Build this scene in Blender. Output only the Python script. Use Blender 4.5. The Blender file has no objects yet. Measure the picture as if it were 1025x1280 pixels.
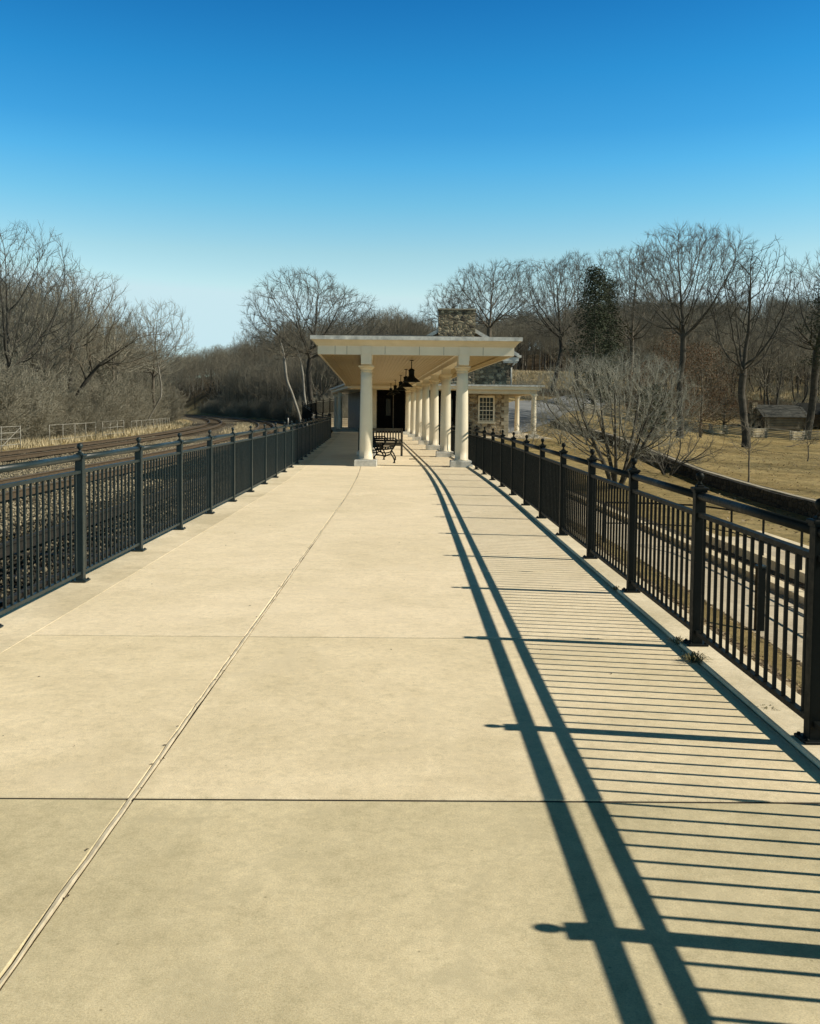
import bpy, math, random
import numpy as np
from mathutils import Vector, Matrix
from mathutils.kdtree import KDTree
R = math.radians
SC = bpy.context.scene
COL = SC.collection

# ------------------------------------------------------------------ helpers
def link(o, parent=None):
    COL.objects.link(o)
    if parent is not None:
        o.parent = parent
    return o

def tag(o, label=None, cat=None, group=None, kind=None):
    if label: o['label'] = label
    if cat: o['category'] = cat
    if group: o['group'] = group
    if kind: o['kind'] = kind
    return o

def empty(name, loc=(0, 0, 0), rz=0, label=None, cat=None, group=None):
    o = bpy.data.objects.new(name, None)
    o.empty_display_size = .2
    o.location = loc
    o.rotation_euler = (0, 0, rz)
    link(o)
    return tag(o, label, cat, group)

class MB:
    """collects boxes, bars, tubes, lathes into one mesh"""
    def __init__(s):
        s.v = []; s.f = []; s.smooth = []
    def add(s, vs, fs, smooth=False):
        n = len(s.v)
        s.v += [tuple(p) for p in vs]
        s.f += [tuple(n + i for i in f) for f in fs]
        s.smooth += [smooth] * len(fs)
        return s
    def box(s, x0, x1, y0, y1, z0, z1, M=None):
        vs = [Vector(p) for p in ((x0,y0,z0),(x1,y0,z0),(x1,y1,z0),(x0,y1,z0),(x0,y0,z1),(x1,y0,z1),(x1,y1,z1),(x0,y1,z1))]
        if M is not None: vs = [M @ p for p in vs]
        return s.add(vs, [(0,3,2,1),(4,5,6,7),(0,1,5,4),(1,2,6,5),(2,3,7,6),(3,0,4,7)])
    def cbox(s, x0, x1, y0, y1, z0, z1, b=.01, M=None):
        """box with chamfered top edges and vertical edges"""
        def ring(i, z): return [(x0+i+b,y0+i,z),(x1-i-b,y0+i,z),(x1-i,y0+i+b,z),(x1-i,y1-i-b,z),(x1-i-b,y1-i,z),(x0+i+b,y1-i,z),(x0+i,y1-i-b,z),(x0+i,y0+i+b,z)]
        vs = ring(0, z0) + ring(0, z1-b) + ring(b, z1)
        fs = [tuple(range(7,-1,-1)), tuple(range(16,24))]
        for k in (0, 8):
            for i in range(8):
                j = (i+1) % 8
                fs.append((k+i, k+j, k+8+j, k+8+i))
        vs = [Vector(p) for p in vs]
        if M is not None: vs = [M @ p for p in vs]
        return s.add(vs, fs)
    def lathe(s, prof, c=(0,0,0), n=16, smooth=True):
        vs = []; fs = []
        for r, z in prof:
            for i in range(n):
                a = 2*math.pi*i/n
                vs.append((c[0]+r*math.cos(a), c[1]+r*math.sin(a), c[2]+z))
        for k in range(len(prof)-1):
            for i in range(n):
                j = (i+1) % n
                fs.append((k*n+i, k*n+j, (k+1)*n+j, (k+1)*n+i))
        fs.append(tuple(range(n-1,-1,-1)))
        fs.append(tuple((len(prof)-1)*n+i for i in range(n)))
        return s.add(vs, fs, smooth)
    def tube(s, pts, r, n=8, caps=True, smooth=True):
        pts = [Vector(p) for p in pts]
        vs = []; fs = []
        N = len(pts)
        rr = r if isinstance(r, (list, tuple)) else [r]*N
        for k, p in enumerate(pts):
            d = (pts[min(k+1,N-1)] - pts[max(k-1,0)]).normalized()
            ref = Vector((0,0,1)) if abs(d.z) < .9 else Vector((1,0,0))
            a = d.cross(ref).normalized(); b = a.cross(d)
            for i in range(n):
                t = 2*math.pi*i/n
                vs.append(p + (a*math.cos(t) + b*math.sin(t))*rr[k])
        for k in range(N-1):
            for i in range(n):
                j = (i+1) % n
                fs.append((k*n+i, (k+1)*n+i, (k+1)*n+j, k*n+j))
        if caps:
            fs.append(tuple(range(n))); fs.append(tuple((N-1)*n+i for i in range(n-1,-1,-1)))
        return s.add(vs, fs, smooth)
    def bar(s, p, q, w, h):
        """rectangular bar from p to q, width w (horizontal), height h"""
        p = Vector(p); q = Vector(q); d = (q-p).normalized()
        ref = Vector((0,0,1)) if abs(d.z) < .95 else Vector((0,1,0))
        a = d.cross(ref).normalized(); b = a.cross(d).normalized()
        vs = []
        for c in (p, q):
            for i, j in ((-1,-1),(1,-1),(1,1),(-1,1)):
                vs.append(c + a*(i*w/2) + b*(j*h/2))
        return s.add(vs, [(0,1,2,3),(7,6,5,4),(0,4,5,1),(1,5,6,2),(2,6,7,3),(3,7,4,0)])
    def sweep(s, sec, path, caps=True, smooth=False):
        """sec: list of (x,z) closed outline; path(y)->(ox) list of (ox,y,z)"""
        n = len(sec); vs = []; fs = []
        for (ox, y, oz) in path:
            for (x, z) in sec: vs.append((ox+x, y, oz+z))
        for k in range(len(path)-1):
            for i in range(n):
                j = (i+1) % n
                fs.append((k*n+i, k*n+j, (k+1)*n+j, (k+1)*n+i))
        if caps:
            fs.append(tuple(range(n-1,-1,-1))); fs.append(tuple((len(path)-1)*n+i for i in range(n)))
        return s.add(vs, fs, smooth)
    def build(s, name, mat, parent=None, loc=None):
        me = bpy.data.meshes.new(name)
        me.from_pydata(s.v, [], s.f)
        me.validate()
        if len(me.polygons) == len(s.smooth):
            me.polygons.foreach_set('use_smooth', s.smooth)
        me.materials.append(mat)
        me.update()
        import bmesh
        bm = bmesh.new(); bm.from_mesh(me)
        bmesh.ops.recalc_face_normals(bm, faces=bm.faces)
        bm.to_mesh(me); bm.free()
        o = bpy.data.objects.new(name, me)
        if loc is not None: o.location = loc
        return link(o, parent)

# ------------------------------------------------------------------ materials
def nodes(name):
    m = bpy.data.materials.new(name); m.use_nodes = True
    nt = m.node_tree; b = nt.nodes['Principled BSDF']
    return m, nt, b
def N(nt, t, **k):
    n = nt.nodes.new(t)
    for a, v in k.items():
        if a in n.inputs: n.inputs[a].default_value = v
        else: setattr(n, a, v)
    return n
def L(nt, a, b): nt.links.new(a, b)
def ramp(nt, fac, stops):
    r = nt.nodes.new('ShaderNodeValToRGB')
    e = r.color_ramp.elements
    while len(e) < len(stops): e.new(.5)
    for x, (p, c) in zip(e, stops):
        x.position = p; x.color = (*c, 1) if len(c) == 3 else c
    L(nt, fac, r.inputs['Fac'])
    return r.outputs['Color']
def mixc(nt, fac, a, b, mode='MIX'):
    n = nt.nodes.new('ShaderNodeMix'); n.data_type = 'RGBA'; n.blend_type = mode
    for v, i in ((fac, 0), (a, 6), (b, 7)):
        if hasattr(v, 'is_output') or isinstance(v, bpy.types.NodeSocket): L(nt, v, n.inputs[i])
        elif i == 0: n.inputs[0].default_value = v
        else: n.inputs[i].default_value = (*v, 1)
    return n.outputs[2]
def noise(nt, vec, scale, detail=6, rough=.6, dist=0):
    n = N(nt, 'ShaderNodeTexNoise', Scale=scale, Detail=detail, Roughness=rough, Distortion=dist)
    if vec is not None: L(nt, vec, n.inputs['Vector'])
    return n.outputs['Fac']
def geo(nt): return N(nt, 'ShaderNodeNewGeometry').outputs['Position']
def bump(nt, b, h, strength, dist=.02):
    n = N(nt, 'ShaderNodeBump', Strength=strength, Distance=dist)
    L(nt, h, n.inputs['Height']); L(nt, n.outputs['Normal'], b.inputs['Normal'])
def simple(name, c1, c2, scale=3, rough=.7, bs=.3, bd=.01, fine=40, metallic=0, objco=False, spec=.5):
    m, nt, b = nodes(name)
    v = N(nt, 'ShaderNodeTexCoord').outputs['Object'] if objco else geo(nt)
    f = noise(nt, v, scale, 8, .65)
    col = ramp(nt, f, [(.3, c1), (.7, c2)])
    L(nt, col, b.inputs['Base Color'])
    b.inputs['Roughness'].default_value = rough
    b.inputs['Metallic'].default_value = metallic
    b.inputs['Specular IOR Level'].default_value = spec
    if bs: bump(nt, b, noise(nt, v, fine, 5, .6), bs, bd)
    return m

def mat_concrete(name, base, dark, dirt=(.24,.2,.12), big=.22, spot=.5):
    m, nt, b = nodes(name)
    v = geo(nt)
    big_n = noise(nt, v, .55, 10, .68, .4)
    mid = noise(nt, v, 3.2, 9, .74, .5)
    col = ramp(nt, big_n, [(.40, dark), (.57, base)])
    blot = noise(nt, v, 15, 10, .8, .2)
    col = mixc(nt, .5, col, ramp(nt, blot, [(.36, (.72,.73,.69)), (.5, (1,1,1)), (.64, (1.14,1.13,1.1))]), 'MULTIPLY')
    col = mixc(nt, 0.75, col, ramp(nt, mid, [(.28, (.84,.83,.79)), (.72, (1.1,1.1,1.1))]), 'MULTIPLY')
    fine = noise(nt, v, 160, 3, .7)
    col = mixc(nt, 0.6, col, ramp(nt, fine, [(.3, (.66,.65,.6)), (.52, (1.05,1.05,1.04)), (.75,(1.35,1.34,1.3))]), 'MULTIPLY')
    fine2 = noise(nt, v, 34, 5, .75)
    col = mixc(nt, 0.5, col, ramp(nt, fine2, [(.3, (.82,.81,.77)), (.7, (1.14,1.14,1.14))]), 'MULTIPLY')
    # rare rusty stains and small dark spots
    vo = N(nt, 'ShaderNodeTexVoronoi', Scale=1.3, Randomness=1.0)
    wv = N(nt, 'ShaderNodeVectorMath', operation='ADD')
    nn = N(nt, 'ShaderNodeTexNoise', Scale=22.0, Detail=3.0)
    L(nt, v, nn.inputs['Vector'])
    sc_ = N(nt, 'ShaderNodeVectorMath', operation='SCALE'); sc_.inputs['Scale'].default_value = .09
    L(nt, nn.outputs['Color'], sc_.inputs[0])
    L(nt, v, wv.inputs[0]); L(nt, sc_.outputs[0], wv.inputs[1]); L(nt, wv.outputs[0], vo.inputs['Vector'])
    sp = ramp(nt, vo.outputs['Distance'], [(.0, (spot,)*3), (.035, (0,0,0))])
    col = mixc(nt, sp, col, dirt)
    pit = N(nt, 'ShaderNodeTexVoronoi', Scale=21.0, Randomness=1.0); L(nt, v, pit.inputs['Vector'])
    psep = N(nt, 'ShaderNodeSeparateColor'); L(nt, pit.outputs['Color'], psep.inputs[0])
    pm = N(nt, 'ShaderNodeMath', operation='GREATER_THAN'); L(nt, psep.outputs[0], pm.inputs[0]); pm.inputs[1].default_value = .95
    pk = ramp(nt, pit.outputs['Distance'], [(.05,(.55,.55,.55)),(.13,(0,0,0))])
    pmul = N(nt, 'ShaderNodeMath', operation='MULTIPLY'); L(nt, pm.outputs[0], pmul.inputs[0]); L(nt, pk, pmul.inputs[1])
    col = mixc(nt, pmul.outputs[0], col, (.2,.17,.10))
    # soft trodden stains
    stn = ramp(nt, noise(nt, v, 1.7, 10, .72, 1.2), [(.53,(0,0,0)),(.64,(.6,.6,.6))])
    col = mixc(nt, stn, col, dark)
    L(nt, col, b.inputs['Base Color'])
    b.inputs['Roughness'].default_value = .85
    b.inputs['Specular IOR Level'].default_value = .25
    h = mixc(nt, .5, noise(nt, v, 220, 4, .7), noise(nt, v, 12, 5, .6))
    bump(nt, b, h, .35, .006)
    return m

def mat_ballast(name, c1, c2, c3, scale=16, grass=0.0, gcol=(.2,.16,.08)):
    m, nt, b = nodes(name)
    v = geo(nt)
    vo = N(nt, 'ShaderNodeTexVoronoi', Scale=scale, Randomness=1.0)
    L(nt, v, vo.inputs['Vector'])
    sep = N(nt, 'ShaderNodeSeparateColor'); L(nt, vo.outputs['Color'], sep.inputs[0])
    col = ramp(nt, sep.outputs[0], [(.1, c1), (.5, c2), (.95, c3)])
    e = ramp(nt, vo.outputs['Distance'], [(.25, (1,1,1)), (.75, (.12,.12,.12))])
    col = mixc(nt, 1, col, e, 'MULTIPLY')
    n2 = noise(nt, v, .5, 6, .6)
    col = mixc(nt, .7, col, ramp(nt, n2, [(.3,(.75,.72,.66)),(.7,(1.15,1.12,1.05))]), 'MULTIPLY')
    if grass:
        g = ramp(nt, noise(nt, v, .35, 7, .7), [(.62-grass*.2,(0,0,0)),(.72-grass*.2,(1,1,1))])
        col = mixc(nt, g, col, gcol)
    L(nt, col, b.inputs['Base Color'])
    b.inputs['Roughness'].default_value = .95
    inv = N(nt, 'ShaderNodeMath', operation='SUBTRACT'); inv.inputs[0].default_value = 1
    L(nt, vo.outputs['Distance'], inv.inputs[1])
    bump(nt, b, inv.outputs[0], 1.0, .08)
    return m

def mat_stone(name, sx=3.4, sz=5.6, tones=((.12,.09,.06),(.3,.24,.155),(.48,.39,.26)), mortar=(.3,.27,.21)):
    m, nt, b = nodes(name)
    v = geo(nt)
    mp = N(nt, 'ShaderNodeMapping'); mp.inputs['Scale'].default_value = (sx, sx, sz)
    L(nt, v, mp.inputs['Vector'])
    add = N(nt, 'ShaderNodeVectorMath', operation='ADD')
    nn = N(nt, 'ShaderNodeTexNoise', Scale=1.6, Detail=4.0); L(nt, v, nn.inputs['Vector'])
    s2 = N(nt, 'ShaderNodeVectorMath', operation='SCALE'); s2.inputs['Scale'].default_value = .5
    L(nt, nn.outputs['Color'], s2.inputs[0]); L(nt, mp.outputs[0], add.inputs[0]); L(nt, s2.outputs[0], add.inputs[1])
    vo = N(nt, 'ShaderNodeTexVoronoi', Scale=1.0, distance='CHEBYCHEV', Randomness=.75); L(nt, add.outputs[0], vo.inputs['Vector'])
    ve = N(nt, 'ShaderNodeTexVoronoi', feature='DISTANCE_TO_EDGE', Scale=1.0, Randomness=.75); L(nt, add.outputs[0], ve.inputs['Vector'])
    sep = N(nt, 'ShaderNodeSeparateColor'); L(nt, vo.outputs['Color'], sep.inputs[0])
    col = ramp(nt, sep.outputs[0], [(.1,tones[0]),(.5,tones[1]),(.9,tones[2])])
    col = mixc(nt, .6, col, ramp(nt, noise(nt, v, 14, 6, .7), [(.3,(.6,.6,.58)),(.7,(1.2,1.2,1.15))]), 'MULTIPLY')
    mo = ramp(nt, ve.outputs['Distance'], [(.03,(1,1,1)),(.09,(0,0,0))])
    col = mixc(nt, mo, col, mortar)
    L(nt, col, b.inputs['Base Color']); b.inputs['Roughness'].default_value = .9
    h = ramp(nt, ve.outputs['Distance'], [(.0,(0,0,0)),(.2,(1,1,1))])
    bump(nt, b, h, .9, .04)
    return m

M = {}
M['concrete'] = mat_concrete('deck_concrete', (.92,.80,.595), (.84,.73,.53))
M['concrete_mid'] = mat_concrete('deck_concrete_soiled_vignette', (.87,.755,.54), (.75,.65,.45))  # soiled, and toned down for brightness falloff towards the camera
M['concrete_near'] = mat_concrete('deck_concrete_dingy_vignette', (.745,.655,.445), (.57,.505,.33))  # dirt plus vignette-like light falloff put into the nearest slabs' colour
M['kerb'] = mat_concrete('kerb_concrete', (.87,.765,.575), (.66,.575,.41), spot=.8)
M['walk'] = mat_concrete('walk_concrete', (.66,.59,.46), (.52,.46,.36))
M['sealant'] = simple('joint_sealant', (.42,.37,.26), (.74,.66,.5), 9, .7, .4, .005, 60)
M['gap'] = simple('joint_shadow', (.018,.016,.01), (.05,.04,.025), 30, .95, .2)
M['iron'] = simple('painted_iron', (.009,.019,.021), (.017,.031,.034), 5, .36, .25, .003, 90, spec=.4)
M['iron_black_shaded'] = simple('black_shaded_iron', (.003,.005,.0045), (.007,.010,.0092), 5, .5, .25, .003, 90, spec=.22)
def mat_iron(name, a, b_, dust, rough, spec):
    m, nt, b = nodes(name); v = geo(nt)
    col = ramp(nt, noise(nt, v, 5, 7, .65), [(.3,a),(.7,b_)])
    n2 = noise(nt, v, 26, 8, .75)
    col = mixc(nt, ramp(nt, n2, [(.60,(0,0,0)),(.72,(.55,.55,.55))]), col, dust)
    col = mixc(nt, ramp(nt, noise(nt, v, 60, 3, .5), [(.70,(0,0,0)),(.76,(.7,.7,.7))]), col, (.06,.03,.012))
    L(nt, col, b.inputs['Base Color']); L(nt, ramp(nt, n2, [(.3,(rough-.08,)*3),(.7,(rough+.2,)*3)]), b.inputs['Roughness'])
    b.inputs['Specular IOR Level'].default_value = spec
    bump(nt, b, noise(nt, v, 110, 4, .6), .3, .002)
    return m
M['iron'] = mat_iron('painted_iron', (.009,.019,.021), (.017,.031,.034), (.035,.045,.042), .36, .4)
M['iron_black_shaded'] = mat_iron('black_shaded_iron', (.003,.005,.0045), (.007,.010,.0092), (.012,.012,.0095), .52, .16)  # black ironwork; on the right railing the tone paints in shade
M['cream'] = simple('cream_paint', (.73,.65,.49), (.82,.74,.57), 2.5, .55, .12, .004, 60)
M['cream2'] = simple('cream_trim_paint', (.62,.51,.32), (.72,.60,.40), 3, .55, .1, .004, 60)
M['white'] = simple('weathered_white_paint', (.38,.385,.36), (.86,.84,.77), 4.2, .5, .25, .004, 60)
M['stone'] = mat_stone('rubble_stone')
M['stone_dark'] = mat_stone('dark_rubble_stone', 3.4, 5.2, ((.07,.06,.045),(.24,.2,.13),(.5,.42,.29)), (.16,.14,.10))
M['lowwall'] = mat_stone('shaded_dry_stone', 2.6, 5, ((.015,.015,.012),(.035,.032,.025),(.07,.062,.045)), (.01,.01,.008))  # near-black tones put the wall's shaded side into the colour
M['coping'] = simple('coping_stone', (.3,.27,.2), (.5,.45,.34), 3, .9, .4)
M['slate'] = simple('roof_slate', (.06,.065,.065), (.12,.125,.12), 4, .7, .4, .02, 20)
M['siding'] = simple('pale_siding', (.12,.14,.14), (.18,.2,.195), 2, .6, .1)
M['wood_in_shade'] = simple('shade_dark_wood', (.002,.002,.002), (.005,.0045,.0035), 4, .9, .3, spec=.05)  # near-black so the shade on the house front is in the colour
M['benchwood'] = simple('bench_wood', (.06,.05,.034), (.13,.105,.07), 6, .7, .3)
M['rust'] = simple('rusty_rail', (.055,.04,.024), (.12,.088,.052), 8, .8, .4)
M['railtop'] = simple('worn_rail_head', (.10,.085,.065), (.2,.175,.14), 8, .55, .1)
M['rail_dark'] = simple('oily_rail', (.012,.011,.009), (.03,.027,.02), 8, .7, .1)
M['sleeper'] = simple('creosoted_sleeper', (.045,.035,.022), (.13,.10,.062), 2.5, .9, .6, .02, 18)
M['ballast'] = mat_ballast('tan_ballast', (.10,.088,.06), (.26,.23,.16), (.50,.44,.32), 15, .35, (.26,.21,.11))
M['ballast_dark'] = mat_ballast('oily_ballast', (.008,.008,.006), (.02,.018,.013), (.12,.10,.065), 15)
M['bark'] = simple('tree_bark', (.06,.052,.04), (.19,.165,.125), 2.5, .95, .7, .03, 14)
M['bark_pale'] = simple('pale_bark', (.17,.16,.135), (.36,.34,.29), 1.2, .9, .5, .02, 10)
M['twig'] = simple('bare_twigs', (.12,.105,.075), (.25,.22,.16), .25, .95, 0)
M['twig_grey'] = simple('grey_twigs', (.14,.137,.11), (.28,.27,.215), .25, .95, 0)
M['twig_tan'] = simple('tan_twigs', (.18,.17,.13), (.35,.33,.255), .12, .95, 0)
M['twig_pale'] = simple('pale_lichen_twigs', (.2,.2,.165), (.38,.375,.31), .5, .95, 0)
M['twig_hill'] = simple('hillside_twigs', (.135,.125,.095), (.28,.255,.19), .2, .95, 0)
M['twig_dark'] = simple('dark_twigs', (.075,.075,.065), (.17,.16,.13), .25, .95, 0)
M['twig_black'] = simple('blackish_twigs', (.03,.03,.026), (.075,.07,.055), .25, .95, 0)
M['bark_dark'] = simple('dark_bark', (.028,.026,.021), (.10,.09,.07), 2.5, .95, .7, .03, 14)
M['splitrail'] = simple('weathered_split_rail', (.22,.2,.15), (.46,.42,.33), 1.5, .9, .4)
M['logs'] = simple('shaded_weathered_logs', (.05,.042,.03), (.22,.185,.13), .8, .9, .5, .02, 12)  # weathered logs, darkened in colour for the tree shade on the cabins
M['shingle'] = simple('shaded_grey_shingles', (.028,.03,.027), (.075,.078,.068), 1.5, .85, .6, .03, 9)  # tree shade on the cabin roofs put into the colour
M['pipe'] = simple('galvanised_pipe', (.2,.195,.165), (.36,.35,.3), 2, .6, .1)
M['needles'] = simple('evergreen_foliage', (.02,.032,.018), (.06,.075,.035), .9, .9, 0)
M['brownleaf'] = simple('retained_brown_leaves', (.09,.055,.03), (.20,.12,.065), .8, .9, 0)
M['strawgrass'] = simple('straw_grass', (.38,.32,.19), (.62,.54,.36), .8, .95, 0)
M['weed'] = simple('weed_leaves', (.10,.10,.04), (.22,.19,.09), 20, .9, 0)
M['asphalt'] = simple('pale_worn_asphalt', (.14,.155,.165), (.27,.285,.29), .6, .8, .2)
def mat_glass():
    m, nt, b = nodes('window_glass')
    b.inputs['Base Color'].default_value = (.012,.016,.016,1); b.inputs['Roughness'].default_value = .08
    return m
M['glass'] = mat_glass()
def mat_mulch():
    m, nt, b = nodes('leaf_mulch'); v = geo(nt)
    vo = N(nt, 'ShaderNodeTexVoronoi', Scale=22.0); L(nt, v, vo.inputs['Vector'])
    sep = N(nt, 'ShaderNodeSeparateColor'); L(nt, vo.outputs['Color'], sep.inputs[0])
    c = ramp(nt, sep.outputs[1], [(.1,(.10,.08,.05)),(.6,(.26,.2,.12)),(.9,(.45,.37,.25))])
    c = mixc(nt, 1, c, ramp(nt, vo.outputs['Distance'], [(.2,(1,1,1)),(.8,(.2,.2,.2))]), 'MULTIPLY')
    c = mixc(nt, .6, c, ramp(nt, noise(nt, v, 2, 6), [(.3,(.5,.5,.5)),(.7,(1.2,1.2,1.2))]), 'MULTIPLY')
    L(nt, c, b.inputs['Base Color']); b.inputs['Roughness'].default_value = .95
    bump(nt, b, vo.outputs['Distance'], 1, .04)
    return m
M['mulch'] = mat_mulch()
def mat_ground():
    m, nt, b = nodes('dry_ground'); v = geo(nt)
    # dry lawn
    g = ramp(nt, noise(nt, v, .12, 10, .68), [(.32,(.25,.19,.085)),(.5,(.39,.305,.15)),(.68,(.52,.42,.225))])
    g = mixc(nt, .8, g, ramp(nt, noise(nt, v, 1.6, 10, .8), [(.36,(.42,.45,.38)),(.52,(1.0,1.0,.95)),(.68,(1.35,1.3,1.2))]), 'MULTIPLY')
    g = mixc(nt, ramp(nt, noise(nt, v, .5, 9, .75), [(.55,(0,0,0)),(.68,(.7,.7,.7))]), g, (.16,.155,.06))
    # woodland litter
    w = ramp(nt, noise(nt, v, .35, 9, .7), [(.3,(.028,.022,.013)),(.55,(.085,.066,.04)),(.75,(.20,.158,.098))])
    w = mixc(nt, .7, w, ramp(nt, noise(nt, v, 3, 6, .75), [(.35,(.5,.5,.5)),(.65,(1.25,1.25,1.25))]), 'MULTIPLY')
    # tall straw grass
    s = ramp(nt, noise(nt, v, 1.1, 9, .75), [(.3,(.2,.16,.08)),(.7,(.46,.38,.22))])
    at = N(nt, 'ShaderNodeAttribute', attribute_name='zone')
    sep = N(nt, 'ShaderNodeSeparateColor'); L(nt, at.outputs['Color'], sep.inputs[0])
    c = mixc(nt, sep.outputs[0], g, w)
    c = mixc(nt, sep.outputs[1], c, s)
    L(nt, c, b.inputs['Base Color']); b.inputs['Roughness'].default_value = 1
    b.inputs['Specular IOR Level'].default_value = .1
    bump(nt, b, noise(nt, v, 5, 8, .8), .9, .15)
    return m
M['ground'] = mat_ground()
M['ceiling'] = simple('tan_beadboard', (.34,.25,.115), (.42,.32,.16), 3, .55, .1, .004, 60)

# ------------------------------------------------------------------ layout functions
CAMH = 1.526
def c_(y):
    """sideways bend of the platform at station y"""
    def slope(t):
        if t < 15: return 0
        if t < 27: return .043*(t-15)/12
        if t < 48: return .043
        if t < 80: return .043 + .0017*(t-48)
        return .0974
    if y < 15: return 0
    n = max(4, int((y-15)*2)); h = (y-15)/n
    return -sum(slope(15+(i+.5)*h) for i in range(n))*h
_c = [c_(i*.5) for i in range(0, 400)]
def c(y):
    if y <= 0: return 0
    i = min(int(y*2), 398); f = y*2-i
    return _c[i]*(1-f)+_c[i+1]*f
def ct(y):
    return -((y-25)**2)/900 if y > 25 else 0
def P(x, y, z): return (x+c(y), y, z)

# ------------------------------------------------------------------ terrain
CP = [(-9,110,2.2),(-6,100,1.6),(0,110,3),(-15,150,3),(-35,200,3),(-30,200,9),(-25,230,12),(-41,230,10),(-10,200,10),(0,250,11),
 (0,180,6.5),(30,250,11),(10,130,4.4),(9.5,75,.2),(12,100,2.3),(8,60,-.2),(20,60,-1.3),(16,44,-1.7),(30,84,-1.6),(40,110,-.8),
 (48,120,-.1),(25,110,.7),(60,150,3.2),(40,150,4),(80,250,12),(30,180,8),(120,250,10),(100,120,-.8),(60,60,-1.7),(20,20,-1.7),
 (6,10,-1.7),(6,30,-1.7),(10,-30,-1.7),(60,0,-1.7),(0,350,18),(100,350,30),(-60,350,15),(200,350,30),(-75,300,5),(260,150,4),
 (-130,350,3),(-30,60,-.6),(-60,60,-1),(-60,120,-.8),(-120,100,-1),(-30,0,-.6),(-120,0,-1.5),(-100,200,-.8),(-10,60,-.5),(-10,20,-.5),
 (0,80,-.2),(-5,70,-.3),(260,0,-1.7),(-80,-60,-1),(100,-80,-1.7),(0,500,18),(250,500,34),(-250,400,3),(-250,100,-1.5)]
def tps_solve(cp, lam=.002):
    A = np.array([(x/100, y/100) for x, y, z in cp]); z = np.array([p[2] for p in cp], float)
    n = len(A)
    d2 = ((A[:,None]-A[None])**2).sum(-1)
    K = np.where(d2 > 0, d2*np.log(d2+1e-12)/2, 0) + lam*np.eye(n)
    Pm = np.hstack([np.ones((n,1)), A])
    S = np.block([[K, Pm],[Pm.T, np.zeros((3,3))]])
    w = np.linalg.solve(S, np.concatenate([z, np.zeros(3)]))
    return A, w
_A, _w = tps_solve(CP)
def smooth(a, b, x):
    t = np.clip((x-a)/(b-a), 0, 1); return t*t*(3-2*t)
def terrain(X, Y):
    X = np.asarray(X, float); Y = np.asarray(Y, float)
    x = X.ravel()/100; y = Y.ravel()/100
    d2 = (x[:,None]-_A[None,:,0])**2 + (y[:,None]-_A[None,:,1])**2
    K = np.where(d2 > 0, d2*np.log(d2+1e-12)/2, 0)
    z = K @ _w[:-3] + _w[-3] + _w[-2]*x + _w[-1]*y
    z = np.clip(z, -2.2, 42).reshape(X.shape)
    und = .35*np.sin(X*.09+1)*np.sin(Y*.07) + .2*np.sin(X*.23+Y*.11)
    z = z + und*smooth(95, 140, Y)
    # railway corridor, flat
    cty = np.where(Y > 25, -((Y-25)**2)/900, 0)
    e = X - cty
    f = smooth(-5.5, -1.5, e)*(1-smooth(90,120,Y)) + smooth(-5.5, 14, e)*smooth(90,120,Y)                   # 0 inside corridor
    fl = 1 - smooth(-40, -22, e)                # left side blends
    k = np.maximum(f, fl)
    z = z*k + (-.56)*(1-k)
    # platform and building terrace
    cc = np.interp(Y, [i*.5 for i in range(400)], _c)
    xr = X - cc
    onp = (1-smooth(2.3, 5.0, xr))*smooth(-8,-4,xr)*(1-smooth(112,118,Y))
    z = z*(1-onp) + np.minimum(z, -.56)*onp
    right = smooth(2.2, 4.9, xr)*(1-smooth(7,13,xr))*(1-smooth(36,48,Y))
    z = z*(1-right) + (-1.7)*right
    bank = smooth(1.9,2.2,xr)*(1-smooth(4.6,5.0,xr))*(1-smooth(36,48,Y))
    z = z*(1-bank) + (-.25 - 1.45*smooth(2.1,4.9,xr))*bank
    ter = smooth(54,58,Y)*(1-smooth(80,88,Y))*smooth(-9,-6.5,X)*(1-smooth(9.2,11.5,X))
    z = z*(1-ter) + (-.25)*ter
    return z
def tz(x, y): return float(terrain(np.array([x]), np.array([y]))[0])

def axis(lo, hi, core0, core1, fine, n_out):
    a = list(np.arange(core0, core1+fine/2, fine))
    left = [core0 - (core0-lo)*(((i+1)/n_out)**2) for i in range(n_out)][::-1]
    right = [core1 + (hi-core1)*(((i+1)/n_out)**2) for i in range(n_out)]
    return np.array(left + a + right)
xs = axis(-700, 700, -46, 64, .8, 60)
ys = axis(-120, 900, -8, 130, .9, 75)
GX, GY = np.meshgrid(xs, ys)
GZ = np.zeros_like(GX)
for r_ in range(GX.shape[0]): GZ[r_] = terrain(GX[r_], GY[r_])
nx, ny = len(xs), len(ys)
verts = np.stack([GX.ravel(), GY.ravel(), GZ.ravel()], 1)
idx = np.arange(nx*ny).reshape(ny, nx)
faces = np.stack([idx[:-1,:-1].ravel(), idx[:-1,1:].ravel(), idx[1:,1:].ravel(), idx[1:,:-1].ravel()], 1)
def np_mesh(name, verts, faces, mat, smooth_=False):
    me = bpy.data.meshes.new(name)
    nv, nf = len(verts), len(faces); k = faces.shape[1]
    me.vertices.add(nv); me.vertices.foreach_set('co', np.asarray(verts, np.float32).ravel())
    me.loops.add(nf*k); me.loops.foreach_set('vertex_index', np.asarray(faces, np.int32).ravel())
    me.polygons.add(nf); me.polygons.foreach_set('loop_start', np.arange(0, nf*k, k, dtype=np.int32))
    me.polygons.foreach_set('loop_total', np.full(nf, k, np.int32))
    if smooth_: me.polygons.foreach_set('use_smooth', np.ones(nf, bool))
    me.update(calc_edges=True); me.validate()
    me.materials.append(mat)
    return me
me = np_mesh('ground', verts, faces, M['ground'], True)
X, Y = GX.ravel(), GY.ravel()
cty = np.where(Y > 25, -((Y-25)**2)/900, 0)
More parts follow.
